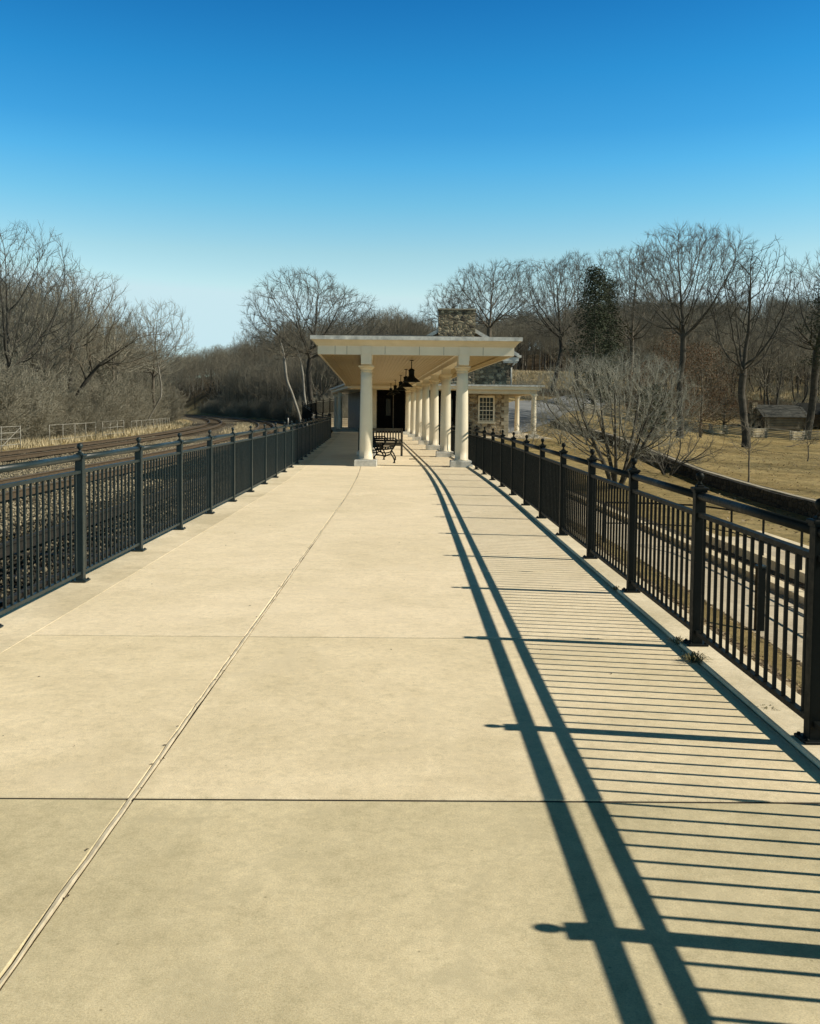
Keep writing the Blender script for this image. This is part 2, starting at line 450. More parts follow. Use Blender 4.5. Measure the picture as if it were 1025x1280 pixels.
wood = np.maximum(smooth(-15, -21, 0)*0 + (1-smooth(-27,-21, X-cty)), smooth(112, 135, Y - 0*X)*smooth(-4, 4, X-cty))
straw = smooth(150,165,Y)*(1-smooth(235,250,Y))*smooth(14,24,X) + (1-smooth(2,9,X-cty))*smooth(-6,-2,X-cty)*smooth(85,95,Y)*(1-smooth(125,150,Y)) \
      + smooth(-23,-20,X-cty)*(1-smooth(-18.2,-17,X-cty))*smooth(60,90,Y)
wood = np.clip(wood, 0, 1); straw = np.clip(straw, 0, 1)
ca = me.color_attributes.new('zone', 'FLOAT_COLOR', 'POINT')
ca.data.foreach_set('color', np.stack([wood, straw, 0*X, 0*X+1], 1).astype(np.float32).ravel())
ground = link(bpy.data.objects.new('ground', me)); tag(ground, kind='structure')

def strip(name, mat, x0, x1, y0, y1, z, step=2, f=c, kind='structure', n=1):
    vs = []; fs = []
    K = max(1, int((y1-y0)/step))
    for i in range(K+1):
        y = y0+(y1-y0)*i/K
        for j in range(n+1):
            vs.append((x0+(x1-x0)*j/n+f(y), y, z))
    for i in range(K):
        for j in range(n):
            a = i*(n+1)+j
            fs.append((a, a+1, a+n+2, a+n+1))
    mb = MB(); mb.add(vs, fs)
    o = mb.build(name, mat)
    return tag(o, kind=kind)

# ballast: rounded bed
def bed(name, mat, x0, x1, y0, y1, z, amp, seed, step=.35, dx=.35):
    rs = np.random.RandomState(seed)
    ya = np.concatenate([np.arange(y0, min(70,y1), step), np.arange(min(70,y1), y1, 2.0)]); xa = np.arange(x0, x1+dx/2, dx)
    XX, YY = np.meshgrid(xa, ya)
    cty = np.where(YY > 25, -((YY-25)**2)/900, 0)
    e = np.minimum(XX-x0, x1-XX)
    ZZ = z - .12*(1-np.clip(e/.8, 0, 1)) + rs.uniform(-amp, amp, XX.shape)
    v = np.stack([(XX+cty).ravel(), YY.ravel(), ZZ.ravel()], 1)
    n_ = len(xa); ii = np.arange(len(ya)*n_).reshape(len(ya), n_)
    f = np.stack([ii[:-1,:-1].ravel(), ii[:-1,1:].ravel(), ii[1:,1:].ravel(), ii[1:,:-1].ravel()], 1)
    o = link(bpy.data.objects.new(name, np_mesh(name, v, f, mat)))
    return tag(o, kind='structure')
bed('ballast_bed', M['ballast'], -17.6, -6.3, -12, 330, -.47, .02, 1)
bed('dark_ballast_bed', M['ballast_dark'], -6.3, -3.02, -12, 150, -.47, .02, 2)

# loose stones
def stones(name, mat, x0, x1, y0, y1, n, seed, smin=.02, smax=.05, z=-.45):
    rs = np.random.RandomState(seed)
    base = np.array([(1,0,0),(-1,0,0),(0,1,0),(0,-1,0),(0,0,1),(0,0,-1)], float)
    fc = np.array([(0,2,4),(2,1,4),(1,3,4),(3,0,4),(2,0,5),(1,2,5),(3,1,5),(0,3,5)])
    c0 = np.stack([rs.uniform(x0,x1,n), y0+(y1-y0)*rs.uniform(0,1,n)**1.5, np.full(n, z)], 1)
    c0[:,2] += rs.uniform(-.01,.03,n)
    s = rs.uniform(smin,smax,(n,1,3))
    V = base[None]*s*rs.uniform(.7,1.3,(n,6,1))
    a = rs.uniform(0,6.28,n); ca_, sa_ = np.cos(a)[:,None], np.sin(a)[:,None]
    x = V[:,:,0]*ca_-V[:,:,1]*sa_; y = V[:,:,0]*sa_+V[:,:,1]*ca_
    V = np.stack([x + .4*V[:,:,2], y, V[:,:,2]], 2) + c0[:,None]
    F = (fc[None] + (np.arange(n)*6)[:,None,None]).reshape(-1,3)
    o = link(bpy.data.objects.new(name, np_mesh(name, V.reshape(-1,3), F, mat)))
    return o
def mat_stones(name, a, b_, c3):
    m, nt, b = nodes(name)
    info = N(nt, 'ShaderNodeNewGeometry')
    col = ramp(nt, info.outputs['Random Per Island'], [(.0,a),(.55,b_),(1,c3)])
    L(nt, col, b.inputs['Base Color']); b.inputs['Roughness'].default_value = .95
    return m
M['pebbles'] = mat_stones('ballast_stones', (.13,.115,.075),(.27,.235,.155),(.46,.40,.28))
M['pebbles_dark'] = mat_stones('oily_stones', (.009,.009,.007),(.028,.026,.019),(.22,.19,.125))
tag(stones('loose_ballast', M['pebbles'], -17.2, -6.3, 6, 62, 90000, 5, .013, .034), 'tan crushed stone ballast between the railway tracks', 'ballast', kind='stuff')
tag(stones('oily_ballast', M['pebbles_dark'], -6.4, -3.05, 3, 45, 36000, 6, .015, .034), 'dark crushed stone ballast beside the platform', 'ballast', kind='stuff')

M['leaves'] = mat_stones('fallen_leaves', (.06,.042,.024),(.24,.175,.095),(.50,.40,.25))
def leaves(name, n, seed, gen, label, s0=.02, s1=.045):
    r3 = np.random.RandomState(seed); XY = np.array([gen(r3) for _ in range(n)]); zz = terrain(XY[:,0], XY[:,1])
    s_ = r3.uniform(s0,s1,(n,1)); a = r3.uniform(0,6.28,n); t1 = r3.uniform(-.5,.5,(n,1)); t2 = r3.uniform(-.5,.5,(n,1))
    d1 = np.stack([np.cos(a),np.sin(a),0*a],1); d2 = np.stack([-np.sin(a),np.cos(a),0*a],1); up_ = np.array([[0,0,1.]])
    c0 = np.stack([XY[:,0],XY[:,1],zz+.035],1); e1 = (d1+up_*t1)*s_; e2 = (d2+up_*t2)*s_*.6
    V = np.stack([c0-e1,c0-e2,c0+e1,c0+e2],1).reshape(-1,3); F = np.arange(n*4).reshape(n,4)
    tag(link(bpy.data.objects.new(name, np_mesh(name, V, F, M['leaves']))), label, 'leaf litter', kind='stuff')
leaves('fallen_leaves', 16000, 3, lambda r: ((lambda y: (c(y)+r.uniform(2.15,5.1), y))(r.uniform(1.5,26))), 'brown fallen leaves on the bank below the right hand railing')
leaves('lawn_leaves', 9000, 4, lambda r: (r.uniform(9.5,40), 18+60*r.rand()), 'fallen leaves scattered over the dry lawn', .03, .07)
# ------------------------------------------------------------------ tracks
def track(x, y0, y1, label, dark=False):
    root = empty('railway_track', (x, y0, -.3), label=label, cat='railway track', group='railway tracks beside the platform')
    inv = Vector((-x, -y0, .3))
    for s in (-1, 1):
        sec = [(-.07,-.145),(.07,-.145),(.07,-.13),(.012,-.11),(.012,-.035),(.035,-.03),(.035,0),(-.035,0),(-.035,-.03),(-.012,-.035),(-.012,-.11),(-.07,-.13)]
        path = []
        y = y0
        while y <= y1:
            path.append((x+s*.74+ct(y)-x, y-y0, -.22+.3)); y += 2
        mb = MB().sweep(sec, path)
        mb.build('rail', M['rail_dark' if dark else 'rust'], root)
        hd = MB().sweep([(-.033,.001),(.033,.001),(.033,.004),(-.033,.004)], path)
        hd.build('rail_head', M['rail_dark' if dark else 'railtop'], root)
    mb = MB(); rnd = random.Random(int(-x*10)); y = y0
    while y < y1:
        dc = math.atan2(ct(y+.5)-ct(y), .5)
        Mx = Matrix.Translation((ct(y)+rnd.uniform(-.04,.04), y-y0, 0)) @ Matrix.Rotation(-dc+rnd.uniform(-.02,.02), 4, 'Z')
        mb.cbox(-1.2,1.2,-.105,.105,-.2,-.135+rnd.uniform(-.02,.02), .012, Mx); y += .54
    tag(mb.build('sleepers', M['rail_dark' if dark else 'sleeper'], root), kind='stuff')
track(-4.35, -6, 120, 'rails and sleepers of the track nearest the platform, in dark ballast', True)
track(-8.8, -6, 300, 'middle railway track with rusty rails curving left behind the hill foot')
track(-14.4, -6, 320, 'farthest railway track along the galvanised pipe fence, curving left')

M['ballast_brown'] = mat_ballast('brown_stained_ballast', (.03,.024,.014), (.10,.078,.048), (.22,.17,.11), 16)
for xt in (-8.8, -14.4): bed('stained_ballast', M['ballast_brown'], xt-1.05, xt+1.05, -10, 300, -.448, .012, 9)
# ------------------------------------------------------------------ platform deck
DZ = -.35
def slab(mb, x0, x1, y0, y1, skew=0, b=.006, top=0.0):
    """slab following the bend, with softened edges"""
    n = max(1, int((y1-y0)/.9))
    rows = []
    yy = [y0, y0+b] + [y0+(y1-y0)*i/n for i in range(1, n)] + [y1-b, y1]
    vs = []; fs = []
    for k, y in enumerate(yy):
        zt = top-(b if k in (0, len(yy)-1) else 0)
        for x, z in ((x0,top-.04),(x0,top-b if zt==top else zt-.001),(x0+b,zt),(x1-b,zt),(x1,top-b if zt==top else zt-.001),(x1,top-.04)):
            vs.append((x+c(y), y+skew*(x), z))
    m_ = 6
    for k in range(len(yy)-1):
        for j in range(m_-1):
            a = k*m_+j
            fs.append((a, a+1, a+1+m_, a+m_))
    mb.add(vs, fs)
J0 = 3.62; JS = 2.63; SK = .0085
XL0, XC, XR0 = -2.50, -1.065, 1.79
near = MB(); far = MB(); midm = MB()
for k in range(-4, 41):
    y0 = J0+JS*k+.009; y1 = J0+JS*(k+1)-.009
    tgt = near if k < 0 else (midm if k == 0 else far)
    slab(tgt, XL0+.003, XC-.011, y0, y1, SK, b=.005); slab(tgt, XC+.011, XR0-.005, y0, y1, SK)
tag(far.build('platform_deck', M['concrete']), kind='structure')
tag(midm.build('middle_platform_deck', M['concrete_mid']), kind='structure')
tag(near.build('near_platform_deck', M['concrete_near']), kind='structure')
jf = MB()
for k in range(-4, 42):
    y = J0+JS*k
    for xa, xb in ((XL0, XC), (XC, XR0)):
        jf.add([(x+c(y), y+SK*x+d, -.0045) for x, d in ((xa,-.012),(xb,-.012),(xb,.012),(xa,.012))], [(0,1,2,3)])
tag(jf.build('joint_shadow_gap', M['gap']), kind='structure')
kb = MB()
for k in range(-2, 20):
    y0 = J0+JS*2*k+.004; y1 = J0+JS*2*(k+1)-.004
    slab(kb, -3.02, XL0+.0025, y0, y1, SK, top=.0, b=.0007); slab(kb, XR0+.003, 2.12, y0, y1, SK, top=.02)
tag(kb.build('platform_kerb', M['kerb']), kind='structure')
core = MB().sweep([(-3.0,-.9),(2.1,-.9),(2.1,-.014),(-3.0,-.014)], [(c(y), y, 0) for y in np.arange(-7, 113, 1.5)])
tag(core.build('platform_base', M['gap']), kind='structure')
# sealant bead in the long joint, with crumbs of dirt
rnd = random.Random(4)
mb = MB(); vs = []; fs = []; y = -6.0; k = 0
while y < 108:
    w = .0095+.003*math.sin(y*2.3)+rnd.uniform(-.003,.003); o_ = .003*math.sin(y*1.1)+rnd.uniform(-.002,.002)
    h = .001+rnd.uniform(-.002,.004)
    vs += [(XC-w+o_+c(y), y, h-.012), (XC-w*.5+o_+c(y), y, h), (XC+w*.4+o_+c(y), y, h), (XC+w*.75+o_+c(y), y, h-.012)]
    if k: 
        a = (k-1)*4
        for j in range(3): fs.append((a+j, a+j+1, a+j+5, a+j+4))
    k += 1; y += .12 if y < 30 else 1.0
mb.add(vs, fs)
tag(mb.build('joint_filler', M['sealant']), kind='structure')

# small debris and stains: leaf crumbs on the deck
mb = MB()
for i in range(90):
    x = rnd.choice([rnd.uniform(-2.4,1.6), XC+rnd.uniform(-.03,.03), XR0+rnd.uniform(-.05,.05)]); y = rnd.uniform(2.2, 14)
    s = rnd.uniform(.004,.012); a = rnd.uniform(0,6.28)
    Mx = Matrix.Translation((x,y,.002)) @ Matrix.Rotation(a,4,'Z') @ Matrix.Rotation(rnd.uniform(-.3,.3),4,'X')
    mb.add([Mx@Vector(p) for p in ((-s,0,0),(0,-s*.5,.003),(s*1.2,0,.001),(0,s*.5,.004))], [(0,1,2,3)])
tag(mb.build('leaf_crumbs', M['mulch']), 'brown leaf crumbs scattered on the concrete deck', 'leaf litter', kind='stuff')

def tuft(x, y, n, r, h, label, seed):
    rd = random.Random(seed); mb = MB()
    for i in range(n):
        a = rd.uniform(0, 6.28); l = rd.uniform(.4,1)*r; hh = rd.uniform(.2,1)*h
        bx, by = rd.uniform(-.3,.3)*r, rd.uniform(-.5,.5)*r
        p = [Vector((bx,by,0)), Vector((bx+math.cos(a)*l*.5, by+math.sin(a)*l*.5, hh)), Vector((bx+math.cos(a)*l, by+math.sin(a)*l, hh*.5))]
        sd = Vector((-math.sin(a), math.cos(a), 0))*.0025
        mb.add([p[0]-sd,p[0]+sd,p[1]+sd,p[1]-sd,p[2]], [(0,1,2,3),(3,2,4)])
    o = mb.build('weed_tuft', M['weed'], None, (x, y, .004)); tag(o, label, 'weed')
tuft(1.77, 5.72, 120, .12, .05, 'small dry weed tuft in the kerb joint beside the second post from the right edge', 1)
tuft(1.80, 6.15, 80, .09, .04, 'thinner weed in the kerb joint just beyond the larger tuft', 2)
tuft(1.79, 8.0, 50, .07, .03, 'tiny weed growing in the kerb joint by the third right hand post', 3)
tuft(1.85, 4.75, 34, .07, .025, 'wisp of pale weed in the kerb joint nearest the camera', 4)

# ------------------------------------------------------------------ railings
SP = 1.7815
def finial_prof(s):
    return [(.0,0),(.016,0),(.014,.012),(.010,.02),(.012,.028),(.020,.034),(.0245,.046),(.026,.056),(.0245,.066),(.018,.076),(.008,.082),(.001,.083)]
def railing(name, X, ya, k0, k1, HP, zb, label, mat, nb=14, near_bays=7, facing=-1, order=None):
    root = empty(name, (X, ya+k0*SP, zb), label=label, cat='railing', group=None)
    ox, oy = X, ya+k0*SP
    ps = HP/1.2   # vertical proportions
    zc = (HP-.085); z_hand = 1.075*ps if HP>1.15 else .967; z_mid = .952*ps if HP>1.15 else .848; z_bot = .075 if HP>1.15 else .085
    protos = {}
    def loc(y): return (c(y), y-oy, 0)
    pw = .034
    for k in range(k0, k1+1):
        y = ya+k*SP
        if not protos:
            pm = MB(); pm.cbox(-pw,pw,-pw,pw,.012,zc-.045,.004)
            post = pm.build('post', mat, root, loc(y))
            cp = MB()
            cp.cbox(-pw-.006,pw+.006,-pw-.006,pw+.006,zc-.045,zc-.03,.003); cp.cbox(-pw-.014,pw+.014,-pw-.014,pw+.014,zc-.03,zc-.012,.005)
            cp.cbox(-.026,.026,-.026,.026,zc-.012,zc+.002,.006)
            cap = cp.build('post_cap', mat, post)
            fi = MB().lathe([(r_, z_+zc+.002) for r_, z_ in finial_prof(1)], n=16).build('finial', mat, post)
            bp = MB().cbox(-.065,.065,-.065,.065,0,.012,.003)
            for a_, b_ in ((-.048,-.048),(.048,-.048),(.048,.048),(-.048,.048)):
                bp.lathe([(.009,.012),(.009,.02),(.005,.022)], (a_,b_,0), 6)
            bpo = bp.build('base_plate', mat, post)
            protos = dict(post=post, subs=[cap, fi, bpo])
        else:
            post = protos['post'].copy(); link(post, root); post.location = loc(y)
            for s_ in protos['subs']:
                q = s_.copy(); link(q, post)
    bars_far = MB()
    bays = list(range(k0, k1))
    center = order if order is not None else bays
    nearset = set(center[:near_bays])
    for k in bays:
        y0 = ya+k*SP; y1 = y0+SP
        n_ = 4 if y1 > 15 else 1
        pth = [(c(y0+(y1-y0)*i/n_), y0+(y1-y0)*i/n_-oy, z_hand) for i in range(n_+1)]
        hr = MB().tube(pth, .0275, 12)
        hr.build('handrail', mat, root)
        A = (c(y0), y0-oy+pw); B = (c(y1), y1-oy-pw)
        pn = MB()
        pn.bar((A[0],A[1],z_mid),(B[0],B[1],z_mid),.042,.026)
        pn.bar((A[0],A[1],z_bot),(B[0],B[1],z_bot),.034,.026)
        panel = pn.build('panel_rails', mat, root)
        for i in range(nb):
            t = (i+1)/(nb+1)
            x = c(y0)+(c(y1)-c(y0))*t; y = y0-oy+SP*t
            if k in nearset:
                if 'bal' not in protos:
                    b_ = MB().box(-.0085,.0085,-.0085,.0085,z_bot+.0142,z_mid-.0132).build('baluster', mat, panel, (x,y,0))
                    protos['bal'] = b_
                else:
                    b_ = protos['bal'].copy(); link(b_, panel); b_.location = (x,y,0)
            else:
                bars_far.box(x-.0085,x+.0085,y-.0085,y+.0085,z_bot+.0142,z_mid-.0132)
    if bars_far.v:
        tag(bars_far.build('balusters', mat, root), kind='stuff')
    return root
railing('platform_railing', -2.832, 8.1525, -6, 23, 1.2, .006, 'dark green metal railing along the left edge of the platform, beside the tracks', M['iron'], order=[-2,-1,0,1,2,3,4])
railing('platform_railing', 1.885, 4.2819, -4, 25, 1.12, .022, 'dark metal railing along the right edge of the platform, casting barred shadows', M['iron_black_shaded'], order=[-1,0,1,2,3,4,5])  # near-black tone paints the shade on the faces turned from the sun

# ------------------------------------------------------------------ canopy
def canopy():
    y0, y1 = 24.85, 59.2
    root = empty('platform_canopy', (0, 25.3, 0), label='long cream columned canopy over the platform, curving away to the left', cat='canopy')
    I = Vector((0, -25.3, 0))
    def pth(a, b, n=36): return [(c(a+(b-a)*i/n), a+(b-a)*i/n-25.3, 0) for i in range(n+1)]
    cs = c(25.0)
    xl, xr = -2.39-cs, 2.76-cs
    # roof deck and gravel stop
    rf = MB().sweep([(xl-.17,3.40),(xr+.17,3.40),(xr+.17,3.412),(0,3.46),(xl-.17,3.412)], pth(y0-.17, y1+.15))
    rf.build('roof', M['slate'], root)
    # metal edge / gutter (whitish)
    th = .03
    ed = MB()
    def ringbox(mb, x0, x1, ya, yb, z0, z1, t):
        mb.sweep([(x0,z0),(x0+t,z0),(x0+t,z1),(x0,z1)], pth(ya, yb))
        mb.sweep([(x1-t,z0),(x1,z0),(x1,z1),(x1-t,z1)], pth(ya, yb))
        mb.box(x0+t+c(ya), x1-t+c(ya), ya-25.3, ya+t-25.3, z0, z1)
        mb.box(x0+t+c(yb), x1-t+c(yb), yb-t-25.3, yb-25.3, z0, z1)
    ringbox(ed, xl-.19, xr+.19, y0-.19, y1+.17, 3.325, 3.425, .035)
    ed.build('roof_edge', M['white'], root)
    # cove cornice: sloped from fascia to the edge
    co = MB()
    for s, xe in ((-1, xl), (1, xr)):
        sec = [(xe,3.175),(xe+s*.03,3.175),(xe+s*.05,3.21),(xe+s*.085,3.255),(xe+s*.15,3.315),(xe+s*.15,3.335),(xe,3.335)]
        co.sweep(sec, pth(y0-.0, y1))
    for ye, s in ((y0, -1), (y1, 1)):
        prof = [(0,3.175),(.03,3.175),(.05,3.21),(.085,3.255),(.15,3.315),(.15,3.335),(0,3.335)]
        vs = []
        for side in (0, 1):
            for d, z in prof:
                x = (xl-d) if side == 0 else (xr+d)
                vs.append((x+c(ye), ye+s*d-25.3, z))
        n = 7
        co.add(vs, [(i, (i+1)%n, n+(i+1)%n, n+i) for i in range(n)])
    co.build('cornice', M['cream2'], root)
    fa = MB(); ringbox(fa, xl, xr, y0, y1, 2.945, 3.177, .05)
    fas = fa.build('fascia', M['cream'], root)
    sm = MB()
    for x in (-1.93,-1.62,-.62,.28,.92,1.95): sm.box(x-.004,x+.004,y0-.003-25.3,y0-.0005-25.3,2.95,3.17)
    sm.build('board_joint', M['gap'], fas)
    ft = MB()
    for s, xe in ((-1, xl), (1, xr)):
        ft.sweep([(xe+(-s)*.05,2.965),(xe+(-s)*.30,2.965),(xe+(-s)*.30,2.985),(xe+(-s)*.05,2.985)], pth(y0+.05, y1-.05))
        ft.sweep([(xe+(-s)*.30,2.95),(xe+(-s)*.34,2.95),(xe+(-s)*.34,2.985),(xe+(-s)*.30,2.985)], pth(y0+.05, y1-.05))
    ft.build('soffit_trim', M['ceiling'], root)
    ce = MB()
    # beadboard ceiling: shallow boards
    nb = 46; w = (xr-xl-.1)/nb
    prof = []
    for i in range(nb):
        x = xl+.05+i*w
        prof += [(x+.008,2.99),(x+w-.008,2.99),(x+w-.004,2.998),(x+w+.004,2.998)]
    top = [(xr-.05,3.06),(xl+.05,3.06)]
    ce.sweep(prof+top, pth(y0+.055, y1-.055))
    ce.build('ceiling', M['ceiling'], root)
    xcl, xcr = -1.12-c(25.3), 1.44-c(25.3)
    for xc_ in (xcl, xcr):
        bm_ = MB().sweep([(xc_-.15,2.82),(xc_+.15,2.82),(xc_+.15,2.96),(xc_+.18,2.988),(xc_-.18,2.988),(xc_-.15,2.96)], pth(y0+.06, y1-.06))
        bm_.build('beam', M['cream'], root)
    proto = None
    for i in range(7):
        y = 25.3+5.3*i
        for xc_ in (xcl, xcr):
            L_ = (xc_+c(y), y-25.3, 0)
            if proto is None:
                prof = [(.178,.17),(.19,.175),(.19,.2),(.178,.215)]+[(.178-.030*((t/10)**1.6), .215+t/10*2.29) for t in range(11)]
                col = MB().lathe(prof, n=28).build('column', M['cream'], root, L_)
                cpm = MB().lathe([(.150,2.50),(.165,2.51),(.165,2.53),(.152,2.54),(.152,2.565),(.175,2.585),(.195,2.62),(.195,2.63)], n=28)
                cpm.cbox(-.205,.205,-.205,.205,2.63,2.68,.008)
                cap = cpm.build('capital', M['cream2'], col)
                blk = MB().box(-.145,.145,-.147,.147,2.68,2.819).build('impost_block', M['cream'], col)
                pl = MB().cbox(-.30,.30,-.30,.30,.003,.172,.012).build('plinth', M['white'], col)
                proto = (col, [cap, blk, pl])
            else:
                col = proto[0].copy(); link(col, root); col.location = L_
                for s_ in proto[1]:
                    q = s_.copy(); link(q, col)
    # front impost reaching the fascia
    for xc_ in (xcl, xcr):
        f_ = MB().box(xc_-.135+c(25), xc_+.135+c(25), y0-.012-25.3, 25.10-25.3, 2.70, 2.943)
        f_.box(xc_-.125+c(25), xc_+.125+c(25), y0-.028-25.3, y0-.012-25.3, 2.943, 3.168)
        f_.build('front_bracket', M['cream'], root)
    return root
canopy()

def lamps():
    proto = None
    data = [(.09,28.2),(-.09,34.6),(-.33,41.0),(-.66,47.7),(-1.0,54.3)]
    labs = ['nearest of the row of black pendant lamps under the platform canopy','second black pendant lamp from the front under the canopy',
            'third black pendant lamp from the front under the canopy','fourth black pendant lamp from the front under the canopy','farthest black pendant lamp under the canopy, nearest the house front']
    for (x, y), lb in zip(data, labs):
        if proto is None:
            r_ = empty('pendant_lamp', (x,y,2.99)); 
            st = MB().lathe([(.06,-.02),(.06,-.001)], n=16).lathe([(.014,-.27),(.014,-.02)], n=8).build('stem', M['iron_black_shaded'], r_)
            hs = MB().lathe([(.035,-.25),(.06,-.27),(.095,-.29),(.098,-.31),(.085,-.32),(.085,-.47),(.1,-.475),(.1,-.5),(.06,-.5)], n=20).build('housing', M['iron_black_shaded'], r_)
            sh = MB().lathe([(.07,-.49),(.1,-.5),(.262,-.635),(.268,-.65),(.255,-.65),(.1,-.52)], n=28).build('shade', M['iron_black_shaded'], r_)
            bl = MB().lathe([(.01,-.52),(.035,-.54),(.045,-.58),(.03,-.615),(.005,-.625)], n=14).build('bulb', M['white'], r_)
            proto = (r_, [st,hs,sh,bl])
        else:
            r_ = proto[0].copy(); link(r_); r_.location = (x,y,2.99)
            for s_ in proto[1]: link(s_.copy(), r_)
        tag(r_, lb, 'lamp', 'pendant lamps under the canopy')
lamps()

# ------------------------------------------------------------------ benches
def iron_bench(x, y, rz, label):
    r_ = empty('metal_bench', (x,y,0), rz, label, 'bench', 'metal benches on the platform')
    Lh = .85
    for s in (-1, 1):     # cast end frames: scrolled legs, arm
        m = MB(); X0 = s*Lh
        m.tube([(X0,-.30,.0),(X0,-.31,.08),(X0,-.26,.19),(X0,-.20,.27),(X0,-.22,.36),(X0,-.27,.42)], .022, 8)
        m.tube([(X0,.30,.0),(X0,.32,.07),(X0,.27,.17),(X0,.19,.25),(X0,.22,.36),(X0,.26,.43),(X0,.33,.62),(X0,.38,.86)], .022, 8)
        m.tube([(X0,-.20,.26),(X0,-.1,.22),(X0,.0,.205),(X0,.1,.22),(X0,.19,.25)], .018, 8)
        m.tube([(X0,-.27,.42),(X0,-.1,.39),(X0,.1,.385),(X0,.24,.40)], .02, 8)
        m.tube([(X0,-.27,.42),(X0,-.32,.50),(X0,-.33,.60),(X0,-.27,.655),(X0,-.1,.65),(X0,.1,.64),(X0,.31,.63)], .019, 8)
        m.tube([(X0,-.33,.60),(X0,-.37,.58),(X0,-.36,.54),(X0,-.33,.55)], .015, 8)
        m.cbox(X0-.035,X0+.035,-.335,-.265,0,.022,.004); m.cbox(X0-.035,X0+.035,.265,.335,0,.022,.004)
        m.build('end_frame', M['iron_black_shaded'], r_)
    st = MB()
    for i in range(7):
        yy = -.26+i*.075; st.bar((-Lh,yy,.42-.02*math.sin(i/6*3.14)),(Lh,yy,.42-.02*math.sin(i/6*3.14)),.05,.016)
    st.build('seat', M['iron_black_shaded'], r_)
    bk = MB()
    bk.tube([(-Lh,.375,.84),(Lh,.375,.84)], .016, 8); bk.tube([(-Lh,.27,.47),(Lh,.27,.47)], .012, 8)
    for i in range(23):
        xx = -Lh+.07+i*(2*Lh-.14)/22; bk.bar((xx,.272,.47),(xx,.375,.84),.012,.03)
    bk.build('backrest', M['iron_black_shaded'], r_)
    return r_
iron_bench(-.68, 27.55, R(90), 'black cast iron bench standing end-on beside the front left column')
iron_bench(-1.02, 29.3, R(90), 'black cast iron bench standing end-on behind the first iron bench')
def wood_bench(x, y, rz, label):
    r_ = empty('wooden_bench', (x,y,0), rz, label, 'bench')
    Lh = .69
    for s in (-1, 1):
        for yy, h in ((-.24,.63),(.24,.90)):
            m = MB().cbox(s*Lh-.035,s*Lh+.035,yy-.035,yy+.035,0,h,.006); m.build('leg', M['benchwood'], r_)
        MB().cbox(s*Lh-.04,s*Lh+.04,-.3,.23,.632,.665,.006).build('armrest', M['benchwood'], r_)
    st = MB()
    st.bar((-Lh,-.24,.37),(Lh,-.24,.37),.03,.08); st.bar((-Lh,.24,.37),(Lh,.24,.37),.03,.08)
    for i in range(5): st.cbox(-Lh,Lh,-.27+i*.1,-.27+i*.1+.085,.412,.434,.004)
    st.build('seat', M['benchwood'], r_)
    bk = MB()
    bk.bar((-Lh,.26,.86),(Lh,.26,.86),.03,.09); bk.bar((-Lh,.26,.50),(Lh,.26,.50),.03,.07)
    for i in range(14):
        xx = -Lh+.1+i*(2*Lh-.2)/13; bk.box(xx-.022,xx+.022,.25,.268,.54,.82)
    bk.build('backrest', M['benchwood'], r_)
    return r_
wood_bench(-.89, 31.0, R(180), 'brown slatted wooden bench with its slatted back towards the camera')
mm = MB().cbox(-.12,.12,-.16,.16,0.0,.006,.002).build('drain_cover', M['iron_black_shaded'], None, (.17,28.9,.001)); tag(mm, 'small dark metal cover set in the deck under the canopy', 'drain cover')

